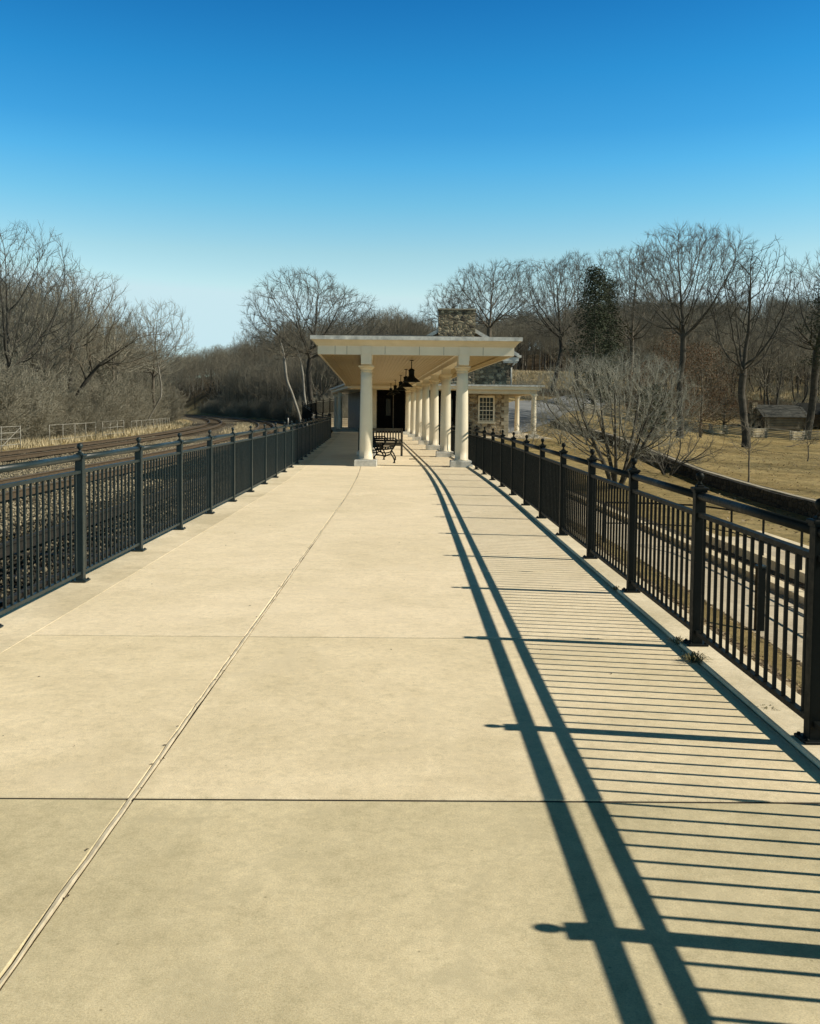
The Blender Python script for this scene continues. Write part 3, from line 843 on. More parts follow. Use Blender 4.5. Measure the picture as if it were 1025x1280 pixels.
# ------------------------------------------------------------------ station building
def gable_building():
    Yf = 62.0; Yb = 77.0; G0 = -.19  # most house coordinates scaled up about the camera from a nearer siting
    ox, oy = 2.0, Yf
    root = empty('station_building', (ox, Yf, 0), label='stone station house with gable chimney and low cream porch behind the canopy', cat='building')
    def bx(x0,x1,d0,d1,z0,z1): return MB().box(x0-ox,x1-ox,d0,d1,z0,z1)
    WX0, WX1, WZ0, WZ1 = 4.69, 5.57, .78, 2.37
    XL, XR, ZW = -2.24, 6.57, 2.9
    fw = MB()
    for x0,x1,z0,z1 in ((XL,WX0,G0,ZW),(WX1,XR,G0,ZW),(WX0,WX1,G0,WZ0),(WX0,WX1,WZ1,ZW)): fw.box(x0-ox,x1-ox,0,.4,z0,z1)
    fw.box(XR-.4-ox,XR-ox,.4,Yb-oy,G0,ZW); fw.box(XL-ox,XR-ox,Yb-.4-oy,Yb-oy,G0,ZW)
    fw.build('wall', M['stone'], root)
    GXc, hw, eave, ridge = 3.12, 3.56, 5.34, 7.30
    prof = [(GXc-hw-ox,ZW+.002),(GXc+hw-ox,ZW+.002),(GXc+hw-ox,eave+.05),(GXc-ox,ridge-.08),(GXc-hw-ox,eave+.05)]
    MB().add([(x,0,z) for x,z in prof]+[(x,15,z) for x,z in prof], [(0,1,2,3,4),(9,8,7,6,5),(0,5,6,1),(1,6,7,2),(2,7,8,3),(3,8,9,4),(4,9,5,0)]).build('gable_wall', M['stone_dark'], root)
    sl = (ridge-eave)/hw; rf = MB()
    for s in (-1, 1):
        xe = GXc+s*(hw+.48); ze = ridge-sl*(hw+.48)
        vs = [(GXc-ox,-.38,ridge),(xe-ox,-.38,ze),(xe-ox,15.3,ze),(GXc-ox,15.3,ridge)]; vs += [(x,y,z+.13) for x,y,z in vs]
        rf.add(vs, [(0,1,2,3),(7,6,5,4),(0,4,5,1),(1,5,6,2),(2,6,7,3),(3,7,4,0)])
    roof = rf.build('roof', M['slate'], root)
    tr = MB()
    for s in (-1, 1):
        xe = GXc+s*(hw+.5); ze = ridge-sl*(hw+.5)
        vs = [(GXc-ox,-.45,ridge-.12),(xe-ox,-.45,ze-.12),(xe-ox,-.45,ze+.13),(GXc-ox,-.45,ridge+.13)]; vs += [(x,y+.06,z) for x,y,z in vs]
        tr.add(vs, [(0,1,2,3),(7,6,5,4),(0,4,5,1),(1,5,6,2),(2,6,7,3),(3,7,4,0)])
        a, b = sorted((xe-ox-s*.02, xe-ox-s*1.1)); tr.box(a, b, -.40, -.003, ze-.34, ze-.09)
        a, b = sorted((xe-ox-s*.1, xe-ox-s*1.0)); tr.box(a, b, -.34, -.004, ze-.45, ze-.342)
        a, b = sorted((xe-ox, xe-ox+s*.16)); tr.box(a, b, -.38, 15.2, ze-.1, ze+.05)
    tr.build('eave_trim', M['white'], root)
    MB().tube([(GXc+hw+.4-ox,-.34,eave-.55),(GXc+hw+.15-ox,-.14,4.5),(GXc+hw+.04-ox,-.1,4.3),(GXc+hw+.04-ox,-.1,3.2)], .055, 10).build('downpipe', M['white'], root)
    MB().box(3.10-1.19-ox,3.10+1.19-ox,-.62,.55,3.2,7.98).build('chimney', M['stone_dark'], roof)
    MB().box(3.10-1.24-ox,3.10+1.24-ox,-.68,.61,7.982,8.06).build('chimney_cap', M['coping'], roof)
    q = MB(); z = G0+.01; i = 0
    while z < 2.75:
        w = .48 if i % 2 else .3; q.cbox(XR+.025-w-ox,XR+.025-ox,-.024,.34,z,z+.23,.008); z += .245; i += 1
    q.build('quoins', M['coping'], root)
    wf = MB()
    for x0,x1,d0,d1,z0,z1 in ((WX0-.10,WX0-.001,-.05,.1,WZ0-.02,WZ1+.11),(WX1+.001,WX1+.10,-.05,.1,WZ0-.02,WZ1+.11),(WX0,WX1,-.048,.1,WZ1-.03,WZ1+.108),(WX0,WX1,-.02,.1,WZ0,WZ0+.07),(WX0,WX1,0,.1,1.48,1.53),(WX0-.14,WX1+.14,-.1,.06,WZ0-.13,WZ0-.021)):
        wf.box(x0-ox,x1-ox,d0,d1,z0,z1)
    wn = wf.build('window', M['cream'], root)
    mu = MB()
    for i in range(1,4):
        x = WX0+(WX1-WX0)*i/4; mu.box(x-.014-ox,x+.014-ox,.02,.06,WZ0+.07,WZ1-.03)
    for z_ in (.95,1.215,1.77,2.04): mu.box(WX0-ox,WX1-ox,.024,.056,z_-.013,z_+.013)
    mu.build('glazing_bars', M['cream'], wn)
    MB().box(WX0-ox,WX1-ox,.06,.08,WZ0,WZ1).build('pane', M['glass'], wn)
    sd = MB(); A = Vector((XL-.03,Yf)); Bv = Vector((-4.85,Yb)); n = 46
    for i in range(n):
        p = A+(Bv-A)*(i/n); q_ = A+(Bv-A)*((i+.84)/n)
        sd.bar((p.x-.03-ox,p.y-oy,1.35),(q_.x-.03-ox,q_.y-oy,1.35),.05,2.8)
    sd.bar((A.x+.03-ox,0.01,1.35),(Bv.x+.03-ox,Yb-oy,1.35),.05,2.82)
    sd.build('siding', M['siding'], root)
    bx(XL-.12,XL+.16,-.10,.02,-.05,2.86).build('corner_board', M['cream2'], root)
    d = bx(XL+.2,-.2,-.06,-.003,.0,2.86).build('door', M['wood_in_shade'], root)  # near-black panel stands for the house wall in canopy shade
    bx(-1.45,-1.15,-.075,-.062,1.1,2.2).build('door_glass', M['glass'], d)
    bx(-1.0,-.94,-.11,-.062,.05,2.6).build('door_trim', M['benchwood'], d)
    d2 = bx(-.1,3.2,-.06,-.003,.0,2.86).build('door', M['wood_in_shade'], root)  # wide near-black panel, shade between the columns painted as colour
    for k in range(3): bx(.25+k,.9+k,-.075,-.062,1.0,2.2).build('door_glass', M['glass'], d2)
    # low porch: front part starts right of the canopy, left part continues behind it
    def slabp(poly, z0, z1, ins=0):
        cxp = sum(p[0] for p in poly)/4; cyp = sum(p[1] for p in poly)/4
        pp = [(x-ins*(1 if x > cxp else -1)-ox, y-ins*(1 if y > cyp else -1)-oy) for x, y in poly]
        return MB().add([(x,y,z0) for x,y in pp]+[(x,y,z1) for x,y in pp], [(0,3,2,1),(4,5,6,7),(0,1,5,4),(1,2,6,5),(2,3,7,6),(3,0,4,7)])
    poly = [(-4.0,59.6),(8.6,59.6),(8.6,78),(-6.5,78)]
    slabp(poly, 3.02, 3.13).build('porch_roof_edge', M['white'], root)
    slabp(poly, 2.83, 3.018, .16).build('porch_fascia', M['cream'], root)
    slabp(poly, 2.78, 2.828, .28).build('porch_ceiling', M['cream2'], root)
    slabp(poly, 3.132, 3.16, .3).build('porch_roof', M['slate'], root)
    pb = MB(); pb.box(3.3-ox,8.12-ox,59.95-oy,60.25-oy,2.56,2.778); pb.box(7.85-ox,8.12-ox,60.25-oy,77.4-oy,2.56,2.778)
    pb.build('porch_beam', M['cream2'], root)
    for x, y in ((7.99,60.1),(7.99,69.3),(7.99,77.2),(3.50,60.1),(-5.15,71.5),(-5.9,77.3)):
        col = MB().lathe([(.18,.0),(.195,.03),(.18,.06),(.172,1.0),(.145,2.36),(.16,2.38),(.15,2.41),(.19,2.47)], n=24)
        col.cbox(-.195,.195,-.195,.195,2.47,2.558,.006)
        if x < 0: col.box(-.14,.14,-.14,.14,2.56,2.778)
        cc_ = col.build('porch_column', M['cream'], root, (x-ox,y-oy,0))
        MB().cbox(-.30,.30,-.30,.30,G0,-.002,.01).build('plinth', M['white'], cc_)
    return root
gable_building()
# terrace round the building
tb = MB().box(2.14+c(59),9.0,58.8,79.5,-.7,-.195)
tag(tb.build('terrace', M['walk']), kind='structure')
tb = MB().add([(-7.5,66,-.012),(-3.0,66,-.012),(-4.0,80,-.012),(-8.5,80,-.012)], [(0,1,2,3)])
tag(tb.build('forecourt', M['walk']), kind='structure')
# steps seen bright at the far end
st = empty('concrete_steps', (-6.0,80,0), label='bright concrete steps and low wall in the sun beyond the platform end', cat='steps')
for i in range(4):
    MB().cbox(-2.2,2.6,i*.5,i*.5+3-i*.5,i*.17,(i+1)*.17-.002,.01).build('step', M['walk'], st)
MB().cbox(-2.6,-2.25,-.3,3.2,0,1.15,.02).build('side_wall', M['white'], st)
MB().cbox(2.65,2.95,-.3,3.2,0,1.05,.02).build('side_wall', M['white'], st)
# raised ramp railing beyond the bend
def plain_fence(pts, h, label, cat, name, mat, sp=1.8, bars=True):
    root = empty(name, pts[0], label=label, cat=cat); o0 = Vector(pts[0])
    bm_ = MB()
    for a, b in zip(pts[:-1], pts[1:]):
        a = Vector(a)-o0; b = Vector(b)-o0; n = max(1, round((b-a).length/sp))
        for i in range(n):
            p = a+(b-a)*i/n; q = a+(b-a)*(i+1)/n
            m = MB().cbox(p.x-.035,p.x+.035,p.y-.035,p.y+.035,p.z,p.z+h+.06,.006)
            m.lathe([(.02,h+.06),(.045,h+.09),(.045,h+.12),(.01,h+.15)], (p.x,p.y,p.z), 8); m.build('post', mat, root)
            m = MB().tube([p+Vector((0,0,h)), q+Vector((0,0,h))], .025, 8); m.build('handrail', mat, root)
            if bars:
                bm_.bar(p+Vector((0,0,h-.12)), q+Vector((0,0,h-.12)), .04,.03); bm_.bar(p+Vector((0,0,.1)), q+Vector((0,0,.1)), .04,.03)
                k = 13
                for j in range(1,k+1):
                    t = p+(q-p)*j/(k+1); bm_.box(t.x-.01,t.x+.01,t.y-.01,t.y+.01,t.z+.1,t.z+h-.12)
    if bars: tag(bm_.build('balusters', mat, root), kind='stuff')
    return root
plain_fence([(-6.35,62,.35),(-7.6,68,.75),(-7.2,74,1.0),(-6.0,79,1.2)], 1.1, 'dark railing of the raised ramp beyond the bend of the platform', 'railing', 'ramp_railing', M['iron_black_shaded'])
plain_fence([(-2.832+c(49.1),49.3,0),(-4.7,56,0),(-6.35,62,.1)], 1.1, 'short dark railing closing the platform edge beside the porch', 'railing', 'platform_end_railing', M['iron_black_shaded'])
mb = MB().lathe([(.07,0),(.07,1.0),(.05,1.05)], n=12).build('marker_post', M['white'], None, (-13.2,104,tz(-13.2,104)-.05)); tag(mb, 'short white marker post beside the tracks at the foot of the bank', 'post')

# ------------------------------------------------------------------ right hand walk, ramp and low wall
GZR = -1.7
strip('walkway', M['walk'], 5.1, 6.65, -6, 42, GZR+.012, 1.5)
strip('mulch_bed', M['mulch'], 4.3, 5.1, -6, 42, GZR+.02, 1.5)
def bankmesh():
    vs=[];fs=[];ya=np.arange(-6,40,.5); n=8
    for i,y in enumerate(ya):
        for j in range(n+1):
            x=2.1+(4.35-2.1)*j/n; vs.append((x+c(y),y,-.2-1.5*float(smooth(0,1,j/n))+.02+random.uniform(-.03,.03)))
    for i in range(len(ya)-1):
        for j in range(n):
            a=i*(n+1)+j; fs.append((a,a+1,a+n+2,a+n+1))
    m=MB().add(vs,fs,True).build('bank',M['mulch']); tag(m,kind='structure')
bankmesh()
k1 = MB().sweep([(6.68,GZR-.1),(6.93,GZR-.1),(6.93,GZR+.14),(6.68,GZR+.14)], [(c(y),y,0) for y in np.arange(-6,40,2)])
tag(k1.build('walk_kerb', M['kerb']), kind='structure')
strip('planting_strip', M['mulch'], 6.93, 7.5, -6, 40, GZR+.03, 1.5)
k2 = MB().sweep([(7.5,GZR-.1),(7.75,GZR-.1),(7.75,GZR+.22),(7.5,GZR+.22)], [(c(y),y,0) for y in np.arange(-6,25,2)])
k2.sweep([(9.0,GZR-.1),(9.2,GZR-.1),(9.2,GZR+.22),(9.0,GZR+.22)], [(c(y),y,0) for y in np.arange(-6,25,2)])
tag(k2.build('ramp_kerb', M['kerb']), kind='structure')
strip('ramp', M['walk'], 7.75, 9.0, -6, 24, GZR+.06, 1.5)
def rail_simple(x, ya, yb, z, h, sp, label, name='ramp_handrail', mat='iron_black_shaded', low=False):
    root = empty(name, (x,ya,z), label=label, cat='handrail')
    n = int((yb-ya)/sp)
    for i in range(n+1):
        y = i*sp
        MB().cbox(-.02+c(ya+y),.02+c(ya+y),y-.02,y+.02,0,h-.02,.003).build('post', M[mat], root)
    pts=[(c(ya+i*sp/2),i*sp/2,h) for i in range(2*n+1)]
    MB().tube(pts,.022,8).build('top_rail', M[mat], root)
    if low: MB().tube([(a,b_,h-.45) for a,b_,_ in pts],.016,8).build('lower_rail', M[mat], root)

def curved_rail(pts, z, h, label):
    root = empty('ramp_handrail', (pts[0][0],pts[0][1],z), label=label, cat='handrail')
    q = [Vector((x-pts[0][0], y-pts[0][1], 0)) for x, y in pts]
    MB().tube([p+Vector((0,0,h)) for p in q], .022, 8).build('top_rail', M['iron_black_shaded'], root)
    MB().tube([p+Vector((0,0,h-.5)) for p in q], .014, 8).build('lower_rail', M['iron_black_shaded'], root)
    for p in q: MB().cbox(p.x-.02,p.x+.02,p.y-.02,p.y+.02,0,h-.02,.003).build('post', M['iron_black_shaded'], root)
curved_rail([(7.62,6.6),(7.62,8.5),(7.62,10.4),(7.62,12.3),(7.62,14.2),(7.6,16.1),(7.58,18),(7.52,19.8),(7.36,21.3),(6.9,22.3),(5.9,22.7),(4.8,22.8)], GZR+.02, 1.0, 'thin dark handrail curving along the lower ramp beyond the right hand railing')
curved_rail([(6.8,5.5),(6.8,7.5),(6.8,9.5),(6.8,11.5),(6.8,13.5),(6.8,15.5)], GZR+.1, .75, 'lower dark handrail beside the kerb of the lower walkway')
bo = empty('lamp_bollard', (5.22,13.8,GZR), label='dark square bollard standing at the near edge of the lower walkway', cat='bollard')
MB().cbox(-.06,.06,-.06,.06,.02,.95,.008).build('shaft', M['iron_black_shaded'], bo)
MB().cbox(-.07,.07,-.07,.07,.952,.985,.01).build('cap', M['iron'], bo)
MB().cbox(-.11,.11,-.11,.11,0,.018,.004).build('base_plate', M['coping'], bo)

# long dry-stone wall on the lawn, shade and sunlit top coloured in
def lowwall():
    pts = []
    for t in np.linspace(0,1,40):
        y = 20+t*60; x = 13.2 + .6*t + (0 if t<.5 else -6*(t-.5)**2)
        pts.append((x,y))
    root = empty('dry_stone_wall', (pts[0][0],pts[0][1],tz(*pts[0])), label='long low stone wall with its shade and sunlit top line coloured in crossing the lawn', cat='wall')
    o0 = Vector(root.location); rd = random.Random(3)
    for nm, w, z0, z1, mt in (('wall_body',.26,-.3,.52,'lowwall'),('coping',.10,.522,.54,'coping')):  # body carries painted shade, pale strip the sunlit top line
        vs=[];fs=[]
        for i,(x,y) in enumerate(pts):
            g = tz(x,y); j = rd.uniform(-.02,.02)
            for dx, z in ((-w,z0),(w,z0),(w,z1+j),(-w,z1+j)): vs.append((x+dx-o0.x,y-o0.y,g+z-o0.z))
        for i in range(len(pts)-1):
            for k in range(4): fs.append((i*4+k,i*4+(k+1)%4,i*4+4+(k+1)%4,i*4+4+k))
        fs += [(0,1,2,3)]
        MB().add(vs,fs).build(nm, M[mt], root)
lowwall()

# drive winding up behind the station
def drive():
    ctr = [(5.5,72,2.6),(9.5,84,3.0),(13.5,98,3.2),(18.5,112,3.4),(24,128,3.2),(33,146,3)]
    vs=[];fs=[];n=60
    def cr(t):
        k=min(int(t),len(ctr)-2); f=t-k
        p=[Vector(ctr[max(0,min(len(ctr)-1,k+d))]) for d in (-1,0,1,2)]
        return .5*((2*p[1])+(p[2]-p[0])*f+(2*p[0]-5*p[1]+4*p[2]-p[3])*f*f+(3*p[1]-p[0]-3*p[2]+p[3])*f**3)
    m=6
    for i in range(n+1):
        t=i/n*(len(ctr)-1); p=cr(min(t,len(ctr)-1.001)); q=cr(min(t+.05,len(ctr)-1.0001)); d=Vector((q.x-p.x,q.y-p.y)); 
        if d.length<1e-5: d=Vector((.5,1))
        d.normalize(); nn=Vector((d.y,-d.x))
        for j in range(m+1):
            s=(j/m*2-1)*p.z; x=p.x+nn.x*s; y=p.y+nn.y*s; vs.append((x,y,tz(x,y)+.09))
    for i in range(n):
        for j in range(m):
            a=i*(m+1)+j; fs.append((a,a+1,a+m+2,a+m+1))
    tag(MB().add(vs,fs,True).build('drive', M['asphalt']), kind='structure')
drive()

# ------------------------------------------------------------------ pipe fence left of the tracks
def pipe_fence(ya, yb, x, h, label, n_rails=3, brace=False):
    root = empty('pipe_fence', (x+ct(ya), ya, -.5), label=label, cat='fence', group='galvanised pipe fences beyond the tracks')
    o0 = Vector(root.location); n = max(1, round((yb-ya)/2.4))
    P_ = lambda y, z: (x+ct(y)-o0.x, y-ya, z)
    for i in range(n+1):
        y = ya+(yb-ya)*i/n; MB().tube([P_(y,-.1),P_(y,h)], .027, 8).build('post', M['pipe'], root)
    for k in range(n_rails):
        z = h-.03-k*(h-.2)/max(1,n_rails-1)
        MB().tube([P_(ya+(yb-ya)*i/8,z) for i in range(9)], .019, 8).build('rail', M['pipe'], root)
    if brace: MB().tube([P_(yb-2.4,.1),P_(yb,h-.1)], .018, 8).build('brace', M['pipe'], root)
pipe_fence(36, 45.5, -18.2, 1.05, 'nearest galvanised pipe fence with four rails and a slanting brace at its end', 4, True)
pipe_fence(51, 60.5, -18.6, 1.0, 'galvanised pipe fence half hidden in brush, just beyond the braced one', 2)
pipe_fence(61.5, 68, -18.4, 1.05, 'short galvanised pipe fence between the brushy one and the farthest low one', 3)
pipe_fence(74, 100, -19, .9, 'farthest low pipe fence standing in straw grass at the bend of the tracks', 2)

# ------------------------------------------------------------------ trees
class Segs:
    def __init__(s): s.a = []
    def add(s, p, q, r0, r1): s.a.append((*p, *q, r0, r1))
def segs_mesh(name, segs, sides, mat, off=(0,0,0)):
    A = np.array(segs, float)
    n = len(A); p = A[:,0:3]-np.array(off); q = A[:,3:6]-np.array(off)
    d = q-p; d /= np.linalg.norm(d, axis=1, keepdims=True)+1e-9
    ref = np.where(np.abs(d[:,2:3]) < .9, np.array([[0,0,1.]]), np.array([[1.,0,0]]))
    a = np.cross(d, ref); a /= np.linalg.norm(a, axis=1, keepdims=True)+1e-9
    b = np.cross(a, d)
    V = np.zeros((n, 2*sides, 3))
    for i in range(sides):
        t = 2*math.pi*i/sides
        o_ = a*math.cos(t)+b*math.sin(t)
        V[:,i] = p+o_*A[:,6:7]; V[:,sides+i] = q+o_*A[:,7:8]
    F = []
    for i in range(sides):
        j = (i+1) % sides; F.append((i, sides+i, sides+j, j))
    F = np.array(F)[None] + (np.arange(n)*2*sides)[:,None,None]
    return np_mesh(name, V.reshape(-1,3), F.reshape(-1,4), mat, sides > 4)

def rvec(rd): return Vector((rd.gauss(0,1), rd.gauss(0,1), rd.gauss(0,1)))
def grow(seed, H, r, fork=.3, spread=.8, density=1.0, up=.35, levels=4, lean=(0,0), twig=.008, limbs=9, kink=.10, crown_w=.42, stems=1, droop=0):
    """returns (thick segs, thin segs)"""
    rd = random.Random(seed); thick = []; thin = []
    def branch(p, d, length, r0, lv):
        n = {0:10,1:7,2:5,3:4,4:3}.get(lv, 2)
        r1 = max(twig*.6, r0*(.22 if lv else .25))
        pts = [(p.copy(), r0, d.copy())]
        sl = length/n
        for i in range(n):
            w = kink*(.55 if lv == 0 else .75+.18*lv)
            tgt = Vector((0,0,up if lv < 3 else up*.6 - droop))
            d = (d + rvec(rd)*w + tgt*(.16 if lv else .02)).normalized()
            q = p + d*sl
            ra = r0+(r1-r0)*(i/n)**.9; rb = r0+(r1-r0)*((i+1)/n)**.9
            (thick if lv <= 1 and ra > .02 else thin).append((*p, *q, ra, rb))
            p = q; pts.append((p.copy(), rb, d.copy()))
        if lv >= levels: return
        if lv == 0: nc = limbs
        elif lv == 1: nc = int(rd.uniform(6,9)*density)
        elif lv == 2: nc = int(rd.uniform(5,8)*density)
        else: nc = int(rd.uniform(7,10)*density)
        for j in range(nc):
            f0 = fork if lv == 0 else .18
            t = f0 + (1-f0)*((j+rd.uniform(0,.9))/nc)
            t = min(t, .995)
            k = t*n; i = min(int(k), n-1); ff = k-i
            a, ra, da = pts[i]; b, rb, db = pts[i+1]
            bp = a+(b-a)*ff; br = ra+(rb-ra)*ff
            ax = rvec(rd); ax = (ax - ax.dot(db)*db).normalized()
            ang = rd.uniform(.5,.95)*spread if lv == 0 else rd.uniform(.32,.82)
            nd = (db*math.cos(ang)+ax*math.sin(ang)).normalized()
            if lv == 0:
                ln = H*crown_w*rd.uniform(.85,1.12)*(1.1-.5*((t-f0)/(1-f0)))
                rr = br*rd.uniform(.34,.52)
            else:
                ln = length*rd.uniform(.42,.68)*(1.12-.5*t); rr = br*rd.uniform(.38,.6)
            branch(bp, nd, ln, max(rr, twig), lv+1)
    for s in range(stems):
        if stems == 1:
            branch(Vector((0,0,-.3)), Vector((lean[0],lean[1],1)).normalized(), H*.92, r, 0)
        else:
            a = 6.28*s/stems+rd.uniform(-.4,.4); t = rd.uniform(.12,.5)
            branch(Vector((math.cos(a)*.12,math.sin(a)*.12,-.2)), Vector((math.cos(a)*t,math.sin(a)*t,1)).normalized(), H*rd.uniform(.75,.98), r*rd.uniform(.6,1), 0)
    return thick, thin

def colonise(seed, H, W, hb, n_attr=1500, step=.42, stems=1, lean=(0,0), low=.55, tip=.012, pw=2.2, twl=.6, twn=3, twr=.007, skew=(0,0), shell=.5, wig=.07, trunk_r=None, up=.24, kill=1.5):
    """bare tree grown towards points spread through a domed crown; returns thick and thin segments"""
    rd = random.Random(seed); rs = np.random.RandomState(seed)
    att = []
    hc = hb + (H-hb)*low*.55                        # height of the widest part
    lump = [(rs.uniform(0,6.28), rs.uniform(.0,1), rs.uniform(.12,.3)) for _ in range(9)]
    while len(att) < n_attr:
        d = rs.normal(0,1,3); d /= np.linalg.norm(d)
        r = rs.uniform(0,1)**(1/3) if rs.rand() > shell else rs.uniform(.72,1)
        k = 1.0
        for a, e, m in lump:
            dd = np.array([math.cos(a)*math.cos(e*1.4), math.sin(a)*math.cos(e*1.4), math.sin(e*1.4)])
            k -= m*max(0, d@dd-.8)*4
        k = max(k, .45)
        x, y, z = d*r*k
        zz = hc + z*((H-hc) if z > 0 else (hc-hb))
        att.append((x*W/2+skew[0]*(zz/H), y*W/2+skew[1]*(zz/H), zz))
    att = np.array(att)
    nodes_ = []; par = []
    for s_ in range(stems):
        a = 6.28*s_/max(stems,1)+rd.uniform(-.5,.5); sp = 0 if stems == 1 else rd.uniform(.25,.6)
        p = Vector((0,0,-.25)) if stems == 1 else Vector((math.cos(a)*.14, math.sin(a)*.14, -.15)); last = -1
        d = Vector((lean[0]+math.cos(a)*sp, lean[1]+math.sin(a)*sp, 1)).normalized()
        top = hb*(.85 if stems == 1 else .8)
        n = max(2, int(top/step)+1)
        for k in range(n):
            nodes_.append(p.copy()); par.append(last); last = len(nodes_)-1
            d = (d+Vector((rd.gauss(0,1),rd.gauss(0,1),0))*.05).normalized(); p = p+d*step
    alive = np.ones(len(att), bool); di = max(W, H)*.9
    kids = [0]*len(nodes_)
    for it in range(160):
        kd = KDTree(len(nodes_))
        for i_, q in enumerate(nodes_): kd.insert(q, i_)
        kd.balance()
        acc = {}
        for ai in np.nonzero(alive)[0]:
            a = att[ai]; co_, ix, ds = kd.find(a)
            if ds < step*kill: alive[ai] = False; continue
            if ds < di:
                v = (Vector(a)-co_); v.normalize()
                if ix in acc: acc[ix] += v
                else: acc[ix] = v
        if not acc: break
        added = 0
        for ix, v in acc.items():
            if v.length < .05 or kids[ix] >= 3: continue
            d = (v.normalized()+Vector((rd.gauss(0,wig),rd.gauss(0,wig),rd.gauss(0,wig)+up))).normalized()
            if par[ix] >= 0:
                d = (d+(nodes_[ix]-nodes_[par[ix]]).normalized()*.75).normalized()
            q = nodes_[ix]+d*step
            if kd.find(q)[2] < step*.55: kids[ix] += 1; continue
            kids[ix] += 1; kids.append(0)
            nodes_.append(q); par.append(ix); added += 1
        if len(nodes_) > n_attr*7: break
        if added == 0: break
    n = len(nodes_); ch = [0]*n
    for p_ in par:
        if p_ >= 0: ch[p_] += 1
    acc = [0.0]*n
    rad = [0.0]*n
    for i_ in range(n-1, -1, -1):
        if ch[i_] == 0: acc[i_] = tip**pw
        rad[i_] = acc[i_]**(1/pw)
        if par[i_] >= 0: acc[par[i_]] += acc[i_]*1.004
    thick = []; thin = []
    sc = 1 if trunk_r is None else trunk_r/rad[0]
    for i_ in range(n):
        p_ = par[i_]
        if p_ < 0: continue
        ra = max(rad[p_] if ch[p_] == 1 or rad[i_] > .6*rad[p_] else rad[i_]*1.15, .004); rb = rad[i_]
        k = lambda r_: r_*(1+(sc-1)*min(1, r_/rad[0]*1.4))
        ra, rb = k(ra), k(rb)
        if nodes_[i_].z < hb*.35 : f = 1+.35*math.exp(-max(nodes_[p_].z,0)/(.05*H)); ra *= f; rb *= 1+.35*math.exp(-max(nodes_[i_].z,0)/(.05*H))
        (thick if rb > tip*3.4 else thin).append((*nodes_[p_], *nodes_[i_], ra, rb))
    if not thick:
        thin.sort(key=lambda q: -q[7]); thick = thin[:12]; thin = thin[12:]
    # fine twigs
    for i_ in range(n):
        if rad[i_] > tip*2.6 or par[i_] < 0: continue
        dr = (nodes_[i_]-nodes_[par[i_]]).normalized()
        m_ = twn if ch[i_] == 0 else 2
        for k_ in range(m_):
            ax = rvec(rd); ax = (ax-ax.dot(dr)*dr).normalized(); an = rd.uniform(.12,.75)
            d = (dr*math.cos(an)+ax*math.sin(an)+Vector((0,0,.28))).normalized()
            l = twl*rd.uniform(.5,1.2); p = nodes_[i_]; q = p+d*l*.5; d2 = (d+rvec(rd)*.08+Vector((0,0,.14))).normalized(); e = q+d2*l*.5
            thin.append((*p, *q, twr, twr*.8)); thin.append((*q, *e, twr*.8, twr*.35))
            if rd.random() < .6:
                d3 = (d+rvec(rd)*.4).normalized(); thin.append((*q, *(q+d3*l*.4), twr*.6, twr*.3))
    return thick, thin

def place(u, Yd): return (u-510.5)/1180*Yd
def height_for(u, Yd, v):
    x = place(u, Yd); hz = 511.5+.0104*(u-510.5)
    return (hz-v)/1180*Yd + CAMH - tz(x, Yd)

def hero(u, Yd, vtop, W, vb, label, seed, bark='bark', twigm='twig', name='bare_tree', **k):
    """W crown width in metres; vb picture height where the crown begins gives the clear stem"""
    x = place(u, Yd); z = tz(x, Yd); H = height_for(u, Yd, vtop); hb = max(.25, height_for(u, Yd, vb))
    thick, thin = colonise(seed, H, W, hb, **k)
    root = empty(name, (x, Yd, z), label=label, cat='tree')
    link(bpy.data.objects.new('trunk', segs_mesh('trunk', thick, 7, M[bark])), root)
    link(bpy.data.objects.new('crown', segs_mesh('crown', thin, 3, M[twigm])), root)
    return root
MED = dict(step=.42, tip=.016, twr=.0085, twl=.95, twn=8)
hero(400, 108, 335, 17, 452, 'wide spreading bare oak on the bank just left of the canopy', 11, n_attr=4025, trunk_r=0.311, twigm='twig_dark', bark='bark_dark', skew=(-.8,0), lean=(-.1,0), low=.7, **MED)
hero(379, 101, 400, 5, 455, 'slender bare tree with a pale leaning trunk left of the spreading oak', 12, n_attr=735, bark='bark_pale', lean=(-.2,0), skew=(-3,0), trunk_r=0.148, **MED)
hero(386, 104, 398, 4.5, 450, 'second pale leaning trunk close beside the first pale trunk', 13, n_attr=665, bark='bark_pale', lean=(-.12,0), skew=(-2,0), trunk_r=0.126, **MED)
hero(612, 125, 314, 15, 412, 'broad bare tree with forked limbs rising behind the stone chimney', 14, n_attr=3675, trunk_r=0.311, twigm='twig_dark', low=.6, **MED)
hero(566, 150, 350, 11, 410, 'bare tree showing left of the broad one behind the chimney', 44, n_attr=1575, twigm='twig_dark', **MED)
hero(690, 138, 308, 14, 425, 'tall bare tree between the chimney tree and the dark cedar', 15, n_attr=3675, trunk_r=0.333, twigm='twig_dark', bark='bark_dark', low=.75, **MED)
hero(722, 150, 318, 13, 430, 'bare tree directly behind the dark cedar', 16, n_attr=2275, twigm='twig_dark', low=.75, **MED)
hero(850, 86, 273, 13, 425, 'tallest bare tree with a broad domed crown above the brown-leaved beech', 17, n_attr=4900, trunk_r=0.281, twigm='twig_dark', bark='bark_dark', low=.85, step=.36, tip=.013, twr=.0075, twl=.9, twn=8)
hero(786, 118, 298, 13, 430, 'bare tree filling the gap between the cedar and the tallest tree', 45, n_attr=2625, twigm='twig_dark', low=.8, **MED)
